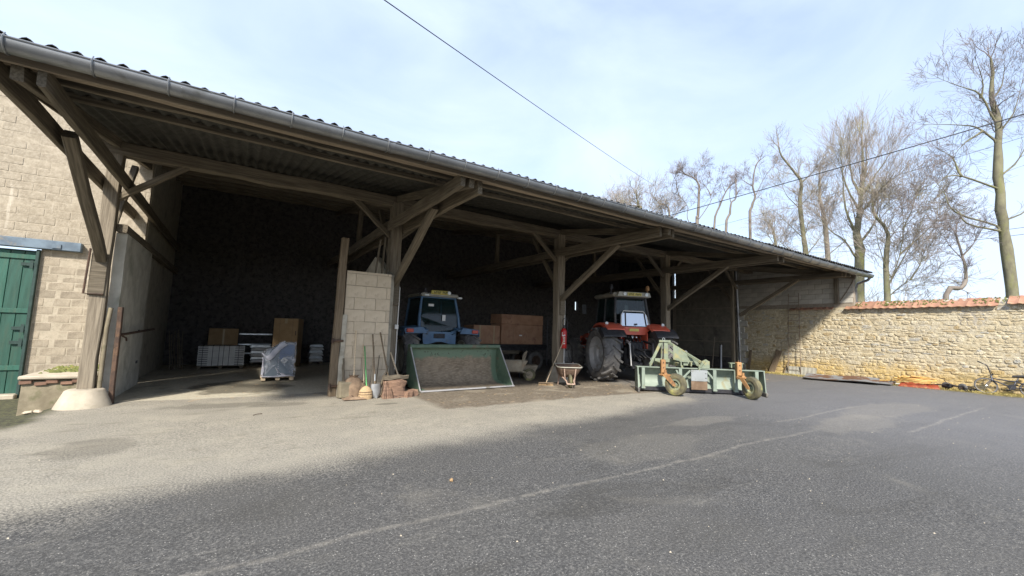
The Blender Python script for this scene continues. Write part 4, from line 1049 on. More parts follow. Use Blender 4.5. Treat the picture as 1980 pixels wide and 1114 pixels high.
def red_tractor(loc, rz):
    t = thing('red_tractor', 'red farm tractor seen from behind under the right part of the shed', 'tractor', loc, rz)
    r, w, gx, cz = .86, .58, .98, .86
    wheel(t, 'rear_wheel', (-gx, 0, cz), r, w, .545, MT['rubber'], MT['rim_grey'], 17, .055, side=-1)
    wheel(t, 'rear_wheel', (gx, 0, cz), r, w, .545, MT['rubber'], MT['rim_grey'], 17, .055, side=1)
    for s in (-1, 1): wheel(t, 'front_wheel', (s*.92, 2.75, .66), .66, .46, .40, MT['rubber'], MT['rim_grey'], 15, .045, side=s)
    # chassis and gearbox
    m = MB(); m.box((0, .35, .82), (.62, 1.2, .62), ch=.06); m.box((0, 1.6, .86), (.5, 1.8, .5), ch=.05); m.box((0, 0, cz), (1.5, .28, .28), ch=.05); m.box((0, 2.75, .68), (1.5, .2, .2), ch=.04)
    m.box((0, -.30, 1.02), (.50, .22, .52), ch=.03); m.box((0, -.36, .55), (.36, .3, .22), ch=.03)
    m.obj('chassis', MT['dark_metal'], t)
    m = MB(); rows = []
    for (y_, hw, zt, zb) in ((1.15, .42, 1.62, 1.12), (1.7, .43, 1.62, 1.1), (2.5, .42, 1.56, 1.1), (3.2, .38, 1.45, 1.1), (3.5, .30, 1.34, 1.1)):
        rows.append([(-hw, y_, zb), (-hw, y_, zt-.16), (-hw*.75, y_, zt), (hw*.75, y_, zt), (hw, y_, zt-.16), (hw, y_, zb)])
    m.sheet(rows, thick=(0, 0, -.02)); m.box((0, 3.5, 1.15), (.6, .06, .5), ch=.03); m.obj('bonnet', MT['red'], t, smooth=40)
    # rear body panel and fenders
    m = MB()
    m.prism([(-.64, 1.70), (-.52, 1.62), (-.40, 1.50), (.40, 1.50), (.52, 1.62), (.64, 1.70), (.64, 1.82), (.50, 1.755), (-.50, 1.755), (-.64, 1.82)], -.26, .0, 'Y'); m.obj('rear_panel', MT['red'], t)
    for s in (-1, 1):
        f_ = fender(t, 'fender', s*.46, s*1.12, r+.15, 50, 127, MT['red'], cz, lip=.05)
        m = MB(); m.prism([(-.30, 1.05), (.55, 1.05), (.62, 1.5), (.3, 1.86), (-.12, 1.86), (-.30, 1.55)], s*.46-.02, s*.46+.02, 'X'); m.obj('fender_side', MT['red'], f_)
        fe = fender(f_, 'fender_extension', s*.50, s*1.33, r+.12, 121, 143, MT['black_plastic'], cz, lip=.12)
        m = MB(); m.lathe([(0.001, -.012), (.05, -.012), (.055, 0), (.05, .02), (0.001, .03)], 'Y', 14); m.obj('lamp', MT['lens_white'], f_, TR(s*1.0, -.34, 1.84, rx=rad(180)), smooth=40)
        m = MB(); m.box((0, 0, 0), (.22, .04, .09), ch=.015); m.obj('tail_lamp', MT['lens_red'], f_, TR(s*.86, -.47, 1.66, rx=rad(-28)))
    m = MB(); m.box((0, -.275, 1.655), (.34, .012, .085), ch=.004); pl = m.obj('yellow_plate', MT['plate_yellow'], t)
    # cab
    px, zb, zt = .62, 1.72, 2.72
    y0b, y0t, y1b, y1t = -.20, -.02, 1.42, 1.22
    cab = None
    m = MB()
    for s in (-1, 1):
        m.tube([(s*px, y0b, zb), (s*(px-.03), (y0b+y0t)/2+.02, (zb+zt)/2), (s*(px-.08), y0t, zt)], .045, 8)
        m.tube([(s*px, y1b, zb-.3), (s*(px-.08), y1t, zt)], .045, 8)
        m.tube([(s*(px+.03), .6, zb-.1), (s*(px-.04), .6, zt)], .035, 8)
        m.tube([(s*px, y0b, zb), (s*px, y1b, zb-.3)], .04, 8)
    m.tube([(-px, y0b, zb), (px, y0b, zb)], .04, 8); m.tube([(-px+.08, y0t, zt), (px-.08, y0t, zt)], .04, 8)
    cab = m.obj('cab_frame', MT['black_plastic'], t, smooth=50)
    m = MB(); m.box((0, .6, 2.81), (1.36, 1.56, .15), ch=.06); m.prism([(-.60, 2.74), (.60, 2.74), (.55, 2.885), (-.55, 2.885)], -.30, -.16, 'Y'); roof = m.obj('cab_roof', MT['cream_paint'], t)
    m = MB(); m.box((0, -.312, 2.815), (.50, .02, .10), ch=.004); p2 = m.obj('registration_plate', MT['plate_yellow'], roof)
    plate_marks(roof, (0, -.325, 2.815), .44, .065, 9, MT['dark_metal'], None)
    for x_ in (-.36, .42):
        m = MB(); m.lathe([(0.001, -.02), (.055, -.018), (.065, 0), (.06, .04), (0.001, .04)], 'Y', 16); m.obj('work_lamp', MT['lens_white'], roof, TR(x_, -.325, 2.815), smooth=40)
    for x_ in (-.72, .60):
        m = MB(); m.tube([(x_, -.05, 2.80), (x_, -.08, 2.98)], .02, 6); m.lathe([(0.001, .0), (.06, .0), (.065, .06), (.05, .15), (.001, .17)], n=14, c=(x_, -.08, 2.98)); m.obj('beacon', MT['orange_rust'] if x_ > 0 else MT['dark_metal'], roof, smooth=40)
    m = MB(); zm = 2.16
    m.add([(-px+.03, y0b+.10, zm), (px-.03, y0b+.10, zm), (px-.10, y0t, zt-.03), (-px+.10, y0t, zt-.03)], [(0, 1, 2, 3)])
    m.obj('rear_window', MT['glass'], cab, fix=False)
    # lower rear pane, pale grey-blue and half metallic, with its metal rim and catch
    m = MB(); m.sheet([[(-.44, -.27, 1.78), (.52, -.27, 1.78)], [(-.40, -.20, 2.20), (.46, -.20, 2.20)]], thick=(0, .01, 0)); lp = m.obj('lower_window', MT['lower_pane'], cab)
    m = MB(); m.tube([(-.47, -.28, 1.77), (-.42, -.2, 2.14), (-.33, -.19, 2.27), (.38, -.19, 2.27), (.48, -.2, 2.14), (.55, -.28, 1.77)], .016, 6); m.obj('window_rim', MT['white'], cab, smooth=50)
    m = MB(); m.tube([(-.30, -.275, 1.79), (-.28, -.21, 2.20)], .02, 6); m.tube([(.44, -.275, 1.79), (.40, -.21, 2.20)], .02, 6); m.box((.06, -.29, 1.84), (.08, .03, .05)); m.obj('window_catch', MT['black_plastic'], cab)
    for s in (-1, 1):
        m = MB(); m.add([(s*px, y0b, zb), (s*px, y1b, zb-.3), (s*(px-.06), y1t, zt), (s*(px-.06), y0t, zt)], [(0, 1, 2, 3)]); m.obj('side_window', MT['glass'], cab, fix=False)
    m = MB(); m.add([(-px, y1b, zb-.3), (px, y1b, zb-.3), (px-.08, y1t, zt), (-px+.08, y1t, zt)], [(0, 1, 2, 3)]); m.obj('windscreen', MT['glass'], cab, fix=False)
    m = MB(); m.box((0, .55, 1.55), (.5, .5, .14), ch=.05); m.box((0, .30, 1.95), (.46, .14, .75), ch=.06); m.box((0, .29, 2.4), (.24, .1, .2), ch=.04); m.obj('seat', MT['black_plastic'], cab)
    m = MB(); m.box((0, .29, 2.38), (.16, .13, .22), ch=.03); m.obj('headrest', MT['white'], cab)
    m = MB(); m.lathe([(.17, 0), (.19, .015), (.17, .03), (.155, .015)], n=20, c=(0, 1.05, 2.0)); m.tube([(0, 1.05, 2.0), (0, 1.2, 1.5)], .03, 6); m.obj('steering_wheel', MT['black_plastic'], cab)
    for s in (-1, 1):
        m = MB(); m.tube([(s*.6, 1.3, 2.4), (s*1.05, 1.25, 2.45)], .015, 6); m.box((s*1.1, 1.24, 2.35), (.18, .04, .34), ch=.03); m.obj('mirror', MT['black_plastic'], cab)
    m = MB(); m.tube([(.52, 1.55, 1.5), (.52, 1.55, 2.75), (.54, 1.5, 2.85)], .05, 10); m.obj('exhaust', MT['dark_metal'], t, smooth=50)
    # three-point linkage, hoses and couplings
    for s in (-1, 1):
        m = MB(); m.tube([(s*.28, -.25, .55), (s*.40, -.95, .50)], .035, 8); m.obj('lower_link', MT['dark_metal'], t, smooth=50)
        m = MB(); m.tube([(s*.30, -.35, 1.30), (s*.40, -.72, 1.22)], .04, 8); m.tube([(s*.40, -.72, 1.22), (s*.38, -.78, .55)], .022, 8); m.obj('lift_rod', MT['rim_grey'] if s < 0 else MT['dark_metal'], t, smooth=50)
    m = MB(); m.tube([(0, -.35, 1.05), (0, -.9, .98)], .03, 8); m.obj('top_link', MT['dark_metal'], t, smooth=50)
    m = MB(); m.tube([(0, -.4, .72), (0, -.62, .72)], .05, 10); m.lathe([(.16, -.5), (.17, -.62)], 'Y', 12, (0, 0, .72), a0=-1.6, a1=1.6); m.obj('power_shaft', MT['dark_metal'], t, smooth=50)
    m = MB(); m.box((0, -.5, .42), (.14, .4, .1), ch=.02); m.tube([(0, -.66, .35), (0, -.66, .52)], .03, 8); m.obj('drawbar', MT['dark_metal'], t)
    for k in range(8):
        x_ = -.24+.07*k; z_ = 1.28 if k % 2 else 1.42
        m = MB(); m.lathe([(0.001, -.04), (.02, -.04), (.022, .02), (.001, .02)], 'Y', 8); m.obj('coupling', MT['galv'] if k % 3 else MT['dark_metal'], t, TR(x_, -.32, z_))
    for k in range(4):
        x_ = -.2+.13*k
        m = MB(); m.tube(smooth_path([Vector((x_, -.36, 1.36)), Vector((x_+.02, -.55, 1.15)), Vector((x_+.06, -.52, .9)), Vector((x_+.12, -.7, .78))], 4), .014, 6); m.obj('hose', MT['black_plastic'], t, smooth=60)
    m = MB(); m.tube([(-.13, -.345, 1.46), (-.05, -.345, 1.46), (-.09, -.345, 1.36), (-.13, -.345, 1.46)], .008, 5); m.obj('bracket', MT['galv'], t)
    m = MB(); m.box((-.55, -.28, 1.2), (.3, .2, .34), ch=.05); m.obj('valve_block', MT['dark_metal'], t)
    return t
q = NB('pale_reflective_pane')
q.b.inputs['Base Color'].default_value = (.55, .60, .66, 1); q.b.inputs['Roughness'].default_value = .12; q.b.inputs['Metallic'].default_value = .55
MT['lower_pane'] = q.m
red_tractor((10.92, 9.52, 0), rad(-20))

def blue_tractor(loc, rz):
    t = thing('blue_tractor', 'old blue tractor with a glazed cab parked behind the green bucket', 'tractor', loc, rz)
    r, w, gx, cz = .73, .44, .93, .73
    for s in (-1, 1):
        wheel(t, 'rear_wheel', (s*gx, 0, cz), r, w, .45, MT['rubber'], MT['cream_paint'], 16, .045, side=s)
        wheel(t, 'front_wheel', (s*.72, 2.3, .46), .46, .3, .27, MT['rubber'], MT['cream_paint'], 13, .035, side=s)
    m = MB(); m.box((0, .3, .72), (.5, 1.1, .5), ch=.05); m.box((0, 1.5, .78), (.42, 1.7, .46), ch=.05); m.box((0, 0, cz), (1.3, .22, .22), ch=.04); m.box((0, 2.3, .5), (1.2, .16, .16), ch=.03)
    m.obj('chassis', MT['dark_metal'], t)
    m = MB(); m.box((0, 2.0, 1.15), (.62, 1.7, .52), ch=.09); m.box((0, 2.86, 1.1), (.56, .06, .46), ch=.03); m.obj('bonnet', MT['blue'], t)
    # rear panel with an opening below it
    m = MB(); m.prism([(-.48, .86), (-.42, .86), (-.36, 1.06), (-.1, 1.13), (.1, 1.13), (.36, 1.06), (.42, .86), (.48, .86), (.52, 1.52), (.34, 1.42), (-.34, 1.42), (-.52, 1.52)], -.16, -.08, 'Y'); rp = m.obj('rear_panel', MT['blue'], t)
    m = MB(); m.box((-.02, -.175, 1.30), (.34, .02, .13), ch=.05); m.obj('recess', MT['dark_metal'], rp)
    for s in (-1, 1):
        m = MB(); m.sheet([[(s*.45, y_, 1.40+.16*max(0, 1-((y_-.1)/.7)**2)), (s*.75, y_, 1.42+.16*max(0, 1-((y_-.1)/.7)**2)), (s*1.13, y_, 1.40+.14*max(0, 1-((y_-.1)/.7)**2)), (s*1.15, y_, 1.32)] for y_ in (-.42, -.25, 0, .3, .6, .8)], thick=(0, 0, -.03)); f_ = m.obj('fender', MT['blue'], t, smooth=40)
        m = MB(); m.prism([(s*.50, 1.38), (s*1.1, 1.36), (s*1.12, 1.50), (s*.6, 1.54)], -.44, -.40, 'Y'); m.obj('fender_back', MT['blue'], f_)
        m = MB(); m.box((s*.98, -.46, 1.44), (.20, .05, .10), ch=.015); m.obj('tail_lamp', MT['lens_red'], f_)
    m = MB()
    for s in (-1, 1):
        m.tube([(s*.62, -.12, 1.5), (s*.60, -.06, 1.85), (s*.52, .05, 2.42)], [.05, .04, .035], 8)
        m.tube([(s*.62, -.12, 1.52), (s*.36, -.14, 1.36)], .045, 8)
        m.tube([(s*.6, 1.25, 1.3), (s*.52, 1.1, 2.42)], .04, 8)
        m.tube([(s*.52, .05, 2.42), (s*.52, 1.1, 2.42)], .035, 8)
    m.tube([(-.52, .05, 2.42), (.52, .05, 2.42)], .035, 8)
    cab = m.obj('cab_frame', MT['blue'], t, smooth=50)
    m = MB(); m.box((0, .55, 2.48), (1.16, 1.3, .10), ch=.05); roof = m.obj('cab_roof', MT['cream_paint'], t)
    m = MB(); m.box((.0, -.10, 2.55), (.60, .07, .12), ch=.025); lb = m.obj('light_board', MT['plate_yellow'], roof)
    plate_marks(roof, (-.02, -.145, 2.55), .42, .07, 8, MT['dark_metal'], None)
    m = MB(); m.lathe([(0.001, -.02), (.05, -.018), (.055, 0), (.05, .04), (.001, .04)], 'Y', 14); m.obj('work_lamp', MT['lens_white'], roof, TR(.24, -.145, 2.55), smooth=40)
    for x_, z_ in ((-.42, 2.46), (.62, 2.43)):
        m = MB(); m.box((x_, -.08, z_), (.14, .08, .06), ch=.02); m.obj('work_lamp', MT['lens_white'], roof)
    m = MB(); m.tube([(-.62, -.02, 2.47), (-.5, -.06, 2.56), (-.40, -.06, 2.56), (-.34, -.06, 2.48)], .02, 6); m.lathe([(.001, 0), (.05, 0), (.05, .1), (.001, .12)], n=12, c=(-.46, -.04, 2.55)); m.obj('beacon', MT['dark_metal'], roof, smooth=50)
    m = MB(); m.add([(-.60, -.1, 1.5), (-.34, -.14, 1.40), (.34, -.14, 1.40), (.60, -.1, 1.5), (.58, -.05, 1.85), (.5, .05, 2.4), (-.5, .05, 2.4), (-.58, -.05, 1.85)], [(0, 1, 2, 3, 4, 5, 6, 7)]); m.obj('rear_window', MT['glass'], cab, fix=False)
    for s in (-1, 1):
        m = MB(); m.add([(s*.62, -.1, 1.5), (s*.6, 1.25, 1.3), (s*.52, 1.1, 2.42), (s*.52, .05, 2.42)], [(0, 1, 2, 3)]); m.obj('side_window', MT['glass'], cab, fix=False)
    m = MB(); m.add([(-.6, 1.25, 1.3), (.6, 1.25, 1.3), (.52, 1.1, 2.42), (-.52, 1.1, 2.42)], [(0, 1, 2, 3)]); m.obj('windscreen', MT['glass'], cab, fix=False)
    m = MB(); m.box((-.25, -.02, 2.18), (.16, .01, .07)); m.obj('window_sticker', MT['white'], cab)
    m = MB(); m.box((.13, -.09, 1.82), (.1, .01, .17)); m.obj('window_sticker', MT['white'], cab)
    m = MB(); m.box((0, .5, 1.35), (.46, .45, .12), ch=.05); m.box((0, .28, 1.65), (.44, .12, .55), ch=.05); m.obj('seat', MT['black_plastic'], cab)
    m = MB(); m.lathe([(.17, 0), (.19, .015), (.17, .03), (.155, .015)], n=20, c=(0, .9, 1.7)); m.tube([(0, .9, 1.7), (0, 1.1, 1.2)], .03, 6); m.obj('steering_wheel', MT['black_plastic'], cab)
    for s in (-1, 1):
        m = MB(); m.tube([(s*.25, -.2, .5), (s*.38, -.8, .5)], .03, 8); m.obj('lower_link', MT['dark_metal'], t, smooth=50)
        m = MB(); m.tube([(s*.22, -.15, 1.02), (s*.34, -.5, 1.0), (s*.36, -.55, .5)], .025, 8); m.obj('lift_rod', MT['dark_metal'], t, smooth=50)
    m = MB(); m.tube([(0, -.2, .95), (.06, -.55, 1.0)], .03, 8); m.obj('top_link', MT['rim_grey'], t, smooth=50)
    m = MB(); m.box((.1, -.2, .93), (.1, .05, .05)); m.obj('coupling', MT['galv'], t)
    return t
blue_tractor((4.92, 11.42, 0), rad(-1))

# ---------------------------------------------------------------- green loader bucket
t = thing('loader_bucket', 'large green loader bucket, muddy inside, standing open towards the yard', 'bucket', (5.08, 9.58, .03), rad(3))
W = 2.70
side = [(0, 0), (.16, -.03), (.62, .06), (.80, .32), (.82, .72), (.66, 1.02), (.60, 1.02)]
m = MB(); rows = []
path = [(0, 0.0), (.18, .015), (.52, .03), (.70, .09), (.80, .22), (.86, .42), (.87, .70), (.82, .98)]
for (a, b) in path: rows.append([(-W/2+W*i/14, a, b) for i in range(15)])
m.sheet(rows, thick=(0, .02, -.02)); m.obj('shell', MT['bucket_inner'], t, smooth=50)
for s in (-1, 1):
    m = MB(); m.prism([(0, .0), (.72, .02), (.86, .22), (.90, .70), (.86, 1.0), (.70, 1.0)], s*W/2-.012, s*W/2+.012, 'X'); sp = m.obj('side_plate', MT['green_bucket'], t)
    m = MB(); m.tube([(s*W/2, 0, 0), (s*W/2, .70, 1.0)], .016, 6); m.obj('side_edge', MT['rim_grey'], sp)
m = MB(); m.box((0, .78, 1.02), (W+.03, .20, .10), ch=.02); m.obj('top_bar', MT['green_bucket'], t)
m = MB(); m.box((0, -.01, .0), (W, .10, .03), ch=.004); m.obj('cutting_edge', MT['rim_grey'], t)
for s in (-1, 1):
    m = MB(); m.prism([(.90, .25), (1.1, .35), (1.08, .75), (.90, .85)], s*.5-.02, s*.5+.02, 'X'); m.obj('mounting_lug', MT['green_bucket'], t)

# ================================================================ LAND LEVELLER
gr = thing('land_leveller', 'pale green land leveller blade with a lattice hitch and two castor wheels', 'leveller', (10.38, 6.68, .0), rad(-39.5))
HB, ZB = .55, .10
m = MB(); rows = []
for i in range(9):
    a = i/8
    rows.append([(-1.56+3.12*k/12, .10+.16*math.sin(math.pi*a), ZB+HB*a) for k in range(13)])
m.sheet(rows, thick=(0, .015, 0)); bl = m.obj('blade', MT['aqua'], gr, smooth=60)
m = MB(); m.box((0, .10, ZB+HB), (3.26, .22, .022), ch=.004); m.obj('top_flange', MT['aqua'], gr)
m = MB(); m.box((0, .11, ZB-.02), (3.05, .03, .10), ch=.004); m.obj('cutting_edge', MT['dark_metal'], gr)
for s in (-1, 1):
    m = MB(); m.prism([(-.10, ZB+.0), (.36, ZB), (.36, ZB+HB), (-.02, ZB+HB)], s*1.6-.012, s*1.6+.012, 'X'); ep = m.obj('end_plate', MT['aqua'], gr)
    m = MB(); m.box((s*1.6, .05, .055), (.05, .42, .11), ch=.01); m.obj('skid', MT['rubber'], ep)
for u in (-1.46, -.50, .37, .90, 1.42):
    m = MB(); m.box((u, .035, ZB+HB/2-.01), (.085, .13, HB-.01), ch=.006); m.box((u, -.035, ZB+.01), (.10, .02, .04)); m.obj('rib', MT['aqua'], gr)
for (u0, u1) in ((-.24, -.46), (.17, .37), (-.60, -.50)):
    beam('diagonal_stay', (u0, .0, ZB+HB-.05), (u1, .0, ZB+HB-.28), .03, .05, MT['aqua'], gr, jit=0)
m = MB(); m.box((-.035, -.06, ZB+HB-.17), (.41, .015, .29), ch=.004); pn = m.obj('white_board', MT['board_grey'], gr)
m = MB(); m.box((-.035, -.055, ZB+HB-.43), (.41, .012, .22), ch=.004); m.obj('lower_board', MT['dirt_rust'], gr)
m = MB()
for k in range(2):
    for zz in (-.08, -.2): m.box((.13, -.07, ZB+HB+zz-.03), (.02, .01, .02))
m.obj('rivet', MT['dark_metal'], pn)
m = MB(); m.tube([(-.03, -.05, ZB+HB-.06), (-.03, -.05, ZB+HB+.12)], .02, 6); m.obj('pin', MT['aqua_moss'], gr)
# castor wheels on orange brackets
for (u, rot, col) in ((-.97, 52, 'orange_rust'), (.94, 20, 'orange_rust')):
    m = MB(); m.box((u, -.10, ZB+HB+.0), (.12, .14, .44), ch=.015); br = m.obj('castor_bracket', MT[col], gr)
    for k in range(3):
        m = MB(); m.tube([(u, -.18, ZB+HB+.14-.13*k), (u, -.165, ZB+HB+.14-.13*k)], .014, 6); m.obj('bolt', MT['dark_metal'], br)
    m = MB(); m.tube([(u, -.10, ZB+HB+.2), (u, -.10, ZB+HB+.27)], .018, 6); m.obj('castor_pin', MT['rust'], br)
    C0 = TR(u, -.36, 0, rz=rad(rot))
    gbar_ = MB(); gbar_.box((u, -.25, ZB+HB-.14), (.08, .30, .07), ch=.008); gbar_.obj('castor_arm', MT[col], br)
    m = MB(); m.box((0, -.02, .50), (.22, .30, .025), ch=.005, M=C0); m.tube([(0, 0, .48), (0, 0, .62)], .03, 8, M=C0)
    for s in (-1, 1):
        m.prism([(.02, .49), (-.14, .49), (-.31, .30), (-.31, .24), (-.25, .24)], s*.115-.008, s*.115+.008, 'X', M=C0)
    m.obj('castor_fork', MT[col], br)
    wheel(gr, 'castor_wheel', (0, -.27, .275), .275, .17, .13, MT['rubber_mossy'], MT['aqua_moss'], 0, .0, .03, side=-1, M=C0)
# hitch frame
HM = Vector((-.40, .0, -.07))
def gbar(name, p0, p1, w, h, mat='aqua_moss', par=gr): return beam(name, Vector(p0)+HM, Vector(p1)+HM, w, h, MT[mat], par, jit=.001, ch=.006, seg=2)
gbar('headstock_beam', (-.55, .95, .86), (.62, .95, .86), .10, .10)
gbar('headstock_beam', (-.62, 1.0, .62), (.05, 1.0, .62), .08, .10)
gbar('mast', (-.22, 1.0, .62), (-.22, 1.0, 1.42), .12, .07)
gbar('mast', (-.36, 1.0, .62), (-.33, 1.0, 1.40), .03, .07)
gbar('mast_head', (-.42, 1.0, 1.41), (-.10, 1.0, 1.41), .12, .06)
gbar('mast_stay', (-.66, 1.02, .72), (-.36, 1.0, 1.38), .05, .08)
gbar('mast_stay', (-.66, 1.02, .58), (-.66, 1.02, .78), .05, .08)
gbar('long_stay', (-.16, .98, 1.38), (.62, .12, .80), .05, .07)
m = MB(); m.prism([(-.14, 1.36), (.60, .80), (.60, .74), (.1, .86), (-.14, .92)], .52, .54, 'Y'); m.obj('web_plate', MT['aqua_moss'], gr, Matrix.Translation(HM))
gbar('short_stay', (-.14, 1.0, 1.16), (.20, .9, .88), .04, .05)
gbar('frame_rail', (-.52, .98, .80), (-.52, .12, .78), .08, .10)
gbar('frame_rail', (.58, .98, .84), (.58, .12, .78), .08, .12)
gbar('cross_rail', (-.10, 1.0, .80), (.0, .12, .78), .07, .10)
m = MB(); m.prism([(.40, .72), (.66, .72), (.66, .93), (.60, .97), (.50, .92)], .10, .16, 'Y'); m.obj('gusset_plate', MT['aqua_moss'], gr, Matrix.Translation(HM))
m = MB(); m.prism([(.44, .74), (.66, .74), (.66, .93), (.58, .94)], .02, .05, 'Y'); m.obj('gusset_plate', MT['aqua_moss'], gr, Matrix.Translation(HM))
for u in (-.34, .62+.32):
    m = MB(); m.box((u, .08, .83), (.34, .16, .02)); m.box((u-.13, .08, .77), (.03, .14, .12)); m.box((u+.13, .08, .77), (.03, .14, .12)); m.box((u, .1, .765), (.12, .1, .08)); m.obj('clamp_seat', MT['aqua_moss'], gr)
ringm = MB(); ringm.tube([(.035*math.cos(a*math.pi/6), 0, .035*math.sin(a*math.pi/6)) for a in range(13)], .007, 5)
rme = ringm.mesh('lifting_ring', 60)
for p in ((-.28, 1.0, 1.47), (.22, .60, 1.13), (-.62, 1.0, .88)):
    link_obj('lifting_ring', rme, MT['galv'], gr, TR(*(Vector(p)+HM)))

# ================================================================ THINGS IN THE LEFT BAY
def pallet(label, loc, rz, w=1.2, d=.8, mat='wood'):
    t = thing('pallet', label, 'pallet', loc, rz)
    for k in range(3):
        m = MB(); m.box((-w/2+.07+(w-.14)*k/2, 0, .055), (.10, d, .075), ch=.004); m.obj('bearer', MT[mat], t)
    for k in range(6):
        m = MB(); m.box((0, -d/2+.05+(d-.1)*k/5, .105), (w, .095, .02), ch=.003); m.obj('deck_board', MT[mat], t)
    return t
pallet('pallet under the stack of white panels', (-.31, 17.0, 0), 0, 1.26, .95)
st = thing('panel_stack', 'strapped stack of white panels on a pallet in the dark left bay', 'panels', (-.31, 17.0, .118), 0)
for k in range(11):
    m = MB(); m.box((R.uniform(-.006, .006), 0, .028+.0565*k), (1.24, .95, .05), ch=.004); pn_ = m.obj('panel', MT['white'], st)
    for (u0, u1) in ((-.60, -.36), (.36, .60)):
        m = MB(); m.box(((u0+u1)/2, -.477, .028+.0565*k), (u1-u0, .006, .018)); m.obj('slot', MT['dark_metal'], pn_)
for u in (-.50, -.24, -.07, .05, .20, .46):
    m = MB(); m.box((u, -.478, .31), (.014, .006, .63)); m.box((u, 0, .626), (.014, .96, .006)); m.obj('strap', MT['black_plastic'], st)
t = thing('cardboard_box', 'dull brown box half hidden behind the white panels', 'box', (-.33, 18.25, 0), 0)
m = MB(); m.box((0, 0, .65), (.86, .6, 1.28), ch=.01); m.obj('carton', MT['card'], t)
m = MB(); m.box((0, -.303, .95), (.05, .004, .64)); m.obj('tape', MT['tape'], t)
t = thing('cardboard_box', 'tall cardboard box standing behind the plastic-wrapped crate', 'box', (1.60, 17.1, 0), rad(-22))
m = MB(); m.box((0, 0, .86), (.80, .62, 1.70), ch=.012, jit=.004); cb = m.obj('carton', MT['card'], t)
m = MB(); m.box((.0, -.313, 1.62), (.09, .004, .18)); m.obj('tape', MT['tape'], cb)
for u in (-.20, .22):
    m = MB(); m.box((u, -.312, .86), (.008, .004, 1.68)); m.obj('fold_line', MT['sack'], cb)
m = MB(); m.box((.33, -.313, 1.2), (.02, .004, .16)); m.obj('hand_hole', MT['dark_metal'], cb)
# wrapped crate
pallet('small pallet under the plastic-wrapped crate', (1.05, 13.2, 0), rad(-2), .80, .80, 'wood_pale')
t = thing('wrapped_crate', 'blue-grey machine crate wrapped in clear plastic on a small pallet', 'crate', (1.05, 13.2, .118), rad(-2))
m = MB(); m.prism([(-.34, 0), (.36, 0), (.36, .88), (.05, .88), (-.20, .70), (-.34, .62)], -.36, .36, 'Y'); cs = m.obj('casing', MT['crate_grey'], t)
m = MB(); m.prism([(.0, .58), (.355, .58), (.355, .87), (.06, .87), (.0, .83)], -.372, -.362, 'Y'); m.obj('blue_panel', MT['crate_blue'], cs)
m = MB(); m.prism([(.0, .46), (.355, .46), (.355, .575), (.0, .575)], -.370, -.362, 'Y'); m.obj('blue_panel', MT['crate_blue'], cs)
m = MB(); m.box((0, 0, 0), (.13, .004, .13), TR(.12, -.378, .42, ry=rad(38))); lb = m.obj('label', MT['white'], cs)
m = MB(); m.box((0, 0, 0), (.05, .003, .035), TR(.12, -.382, .42, ry=rad(38))); m.obj('print', MT['dark_metal'], cs)
for (a, b) in ((-.02, .0), (.33, .0)):
    m = MB()
    for k in range(9): m.box((a+.01, -.376, .05+.055*k), (.02, .004, .022))
    m.obj('tape_marks', MT['white_film'], cs)
# film: a loose skin round the crate
m = MB(); ring = []
prof = [(-.345, .0), (-.40, .03), (-.385, .15), (-.38, .35), (-.37, .55), (-.36, .66), (-.22, .75), (.04, .93), (.20, .92), (.385, .90), (.395, .6), (.39, .3), (.40, .05), (.365, .0)]
rows = []
for yy in (-.385, -.36, -.1, .2, .39):
    rows.append([(a+R.uniform(-.014, .014), yy+R.uniform(-.012, .012)-(.06 if b < .05 else 0), b+R.uniform(-.012, .012)+.004) for a, b in prof])
m.sheet(rows)
fr = [(a*.995, -.39-R.uniform(0, .012), b) for a, b in prof]
c0 = len(m.v); m.v += fr+[(0.02, -.40, .42)]; m.f += [(c0+i, c0+i+1, c0+len(fr)) for i in range(len(fr)-1)]
m.obj('plastic_film', MT['film'], t, smooth=40)
for (p, w_) in (([(-.36, -.40, .60), (-.28, -.41, .48), (-.12, -.41, .62), (.02, -.41, .80), (.10, -.40, .88)], .055), ([(-.37, -.40, .05), (-.36, -.41, .25), (-.365, -.40, .5)], .03), ([(-.38, -.43, .01), (-.1, -.42, .0), (.2, -.43, .02), (.39, -.42, .02)], .025), ([(-.05, -.41, .22), (.05, -.42, .08), (.2, -.41, .03)], .045)):
    m = MB()
    pp = smooth_path([Vector(x) for x in p], 3)
    m.sheet([[(v_.x-w_*R.uniform(.6, 1.2), v_.y-R.uniform(0, .01), v_.z+w_*R.uniform(.5, 1.1)) for v_ in pp], [(v_.x, v_.y-.02, v_.z) for v_ in pp], [(v_.x+w_*R.uniform(.6, 1.2), v_.y-R.uniform(0, .01), v_.z-w_*R.uniform(.5, 1.1)) for v_ in pp]], thick=(0, .004, 0)); m.obj('film_fold', MT['white_film'], t, smooth=60)
# stacks of galvanised parts at the back
def metal_stack(label, loc, w, d, n, h, rz=0):
    t = thing('metal_stack', label, 'metal parts', loc, rz)
    for k in range(n):
        m = MB(); z_ = .12+h*k; s_ = R.uniform(-.03, .03)
        m.prism([(-w/2+s_, z_), (w/2+s_, z_), (w/2-.05+s_, z_+h*.8), (-w/2+.05+s_, z_+h*.8)], -d/2, d/2, 'Y'); m.obj('tray', MT['galv'] if k % 2 else MT['rim_grey'], t)
    for s in (-1, 1):
        m = MB(); m.box((s*w*.36, 0, .06), (.09, d, .11), ch=.004); m.obj('bearer', MT['wood'], t)
metal_stack('stack of shiny metal trays left of the tall cardboard box', (.83, 18.0, 0), .66, .6, 6, .105)
metal_stack('stack of shiny metal trays right of the tall cardboard box', (2.68, 18.0, 0), .50, .6, 6, .11)
t = thing('metal_rack', 'galvanised bar rack behind the tall cardboard box', 'rack', (.66, 18.42, 0))
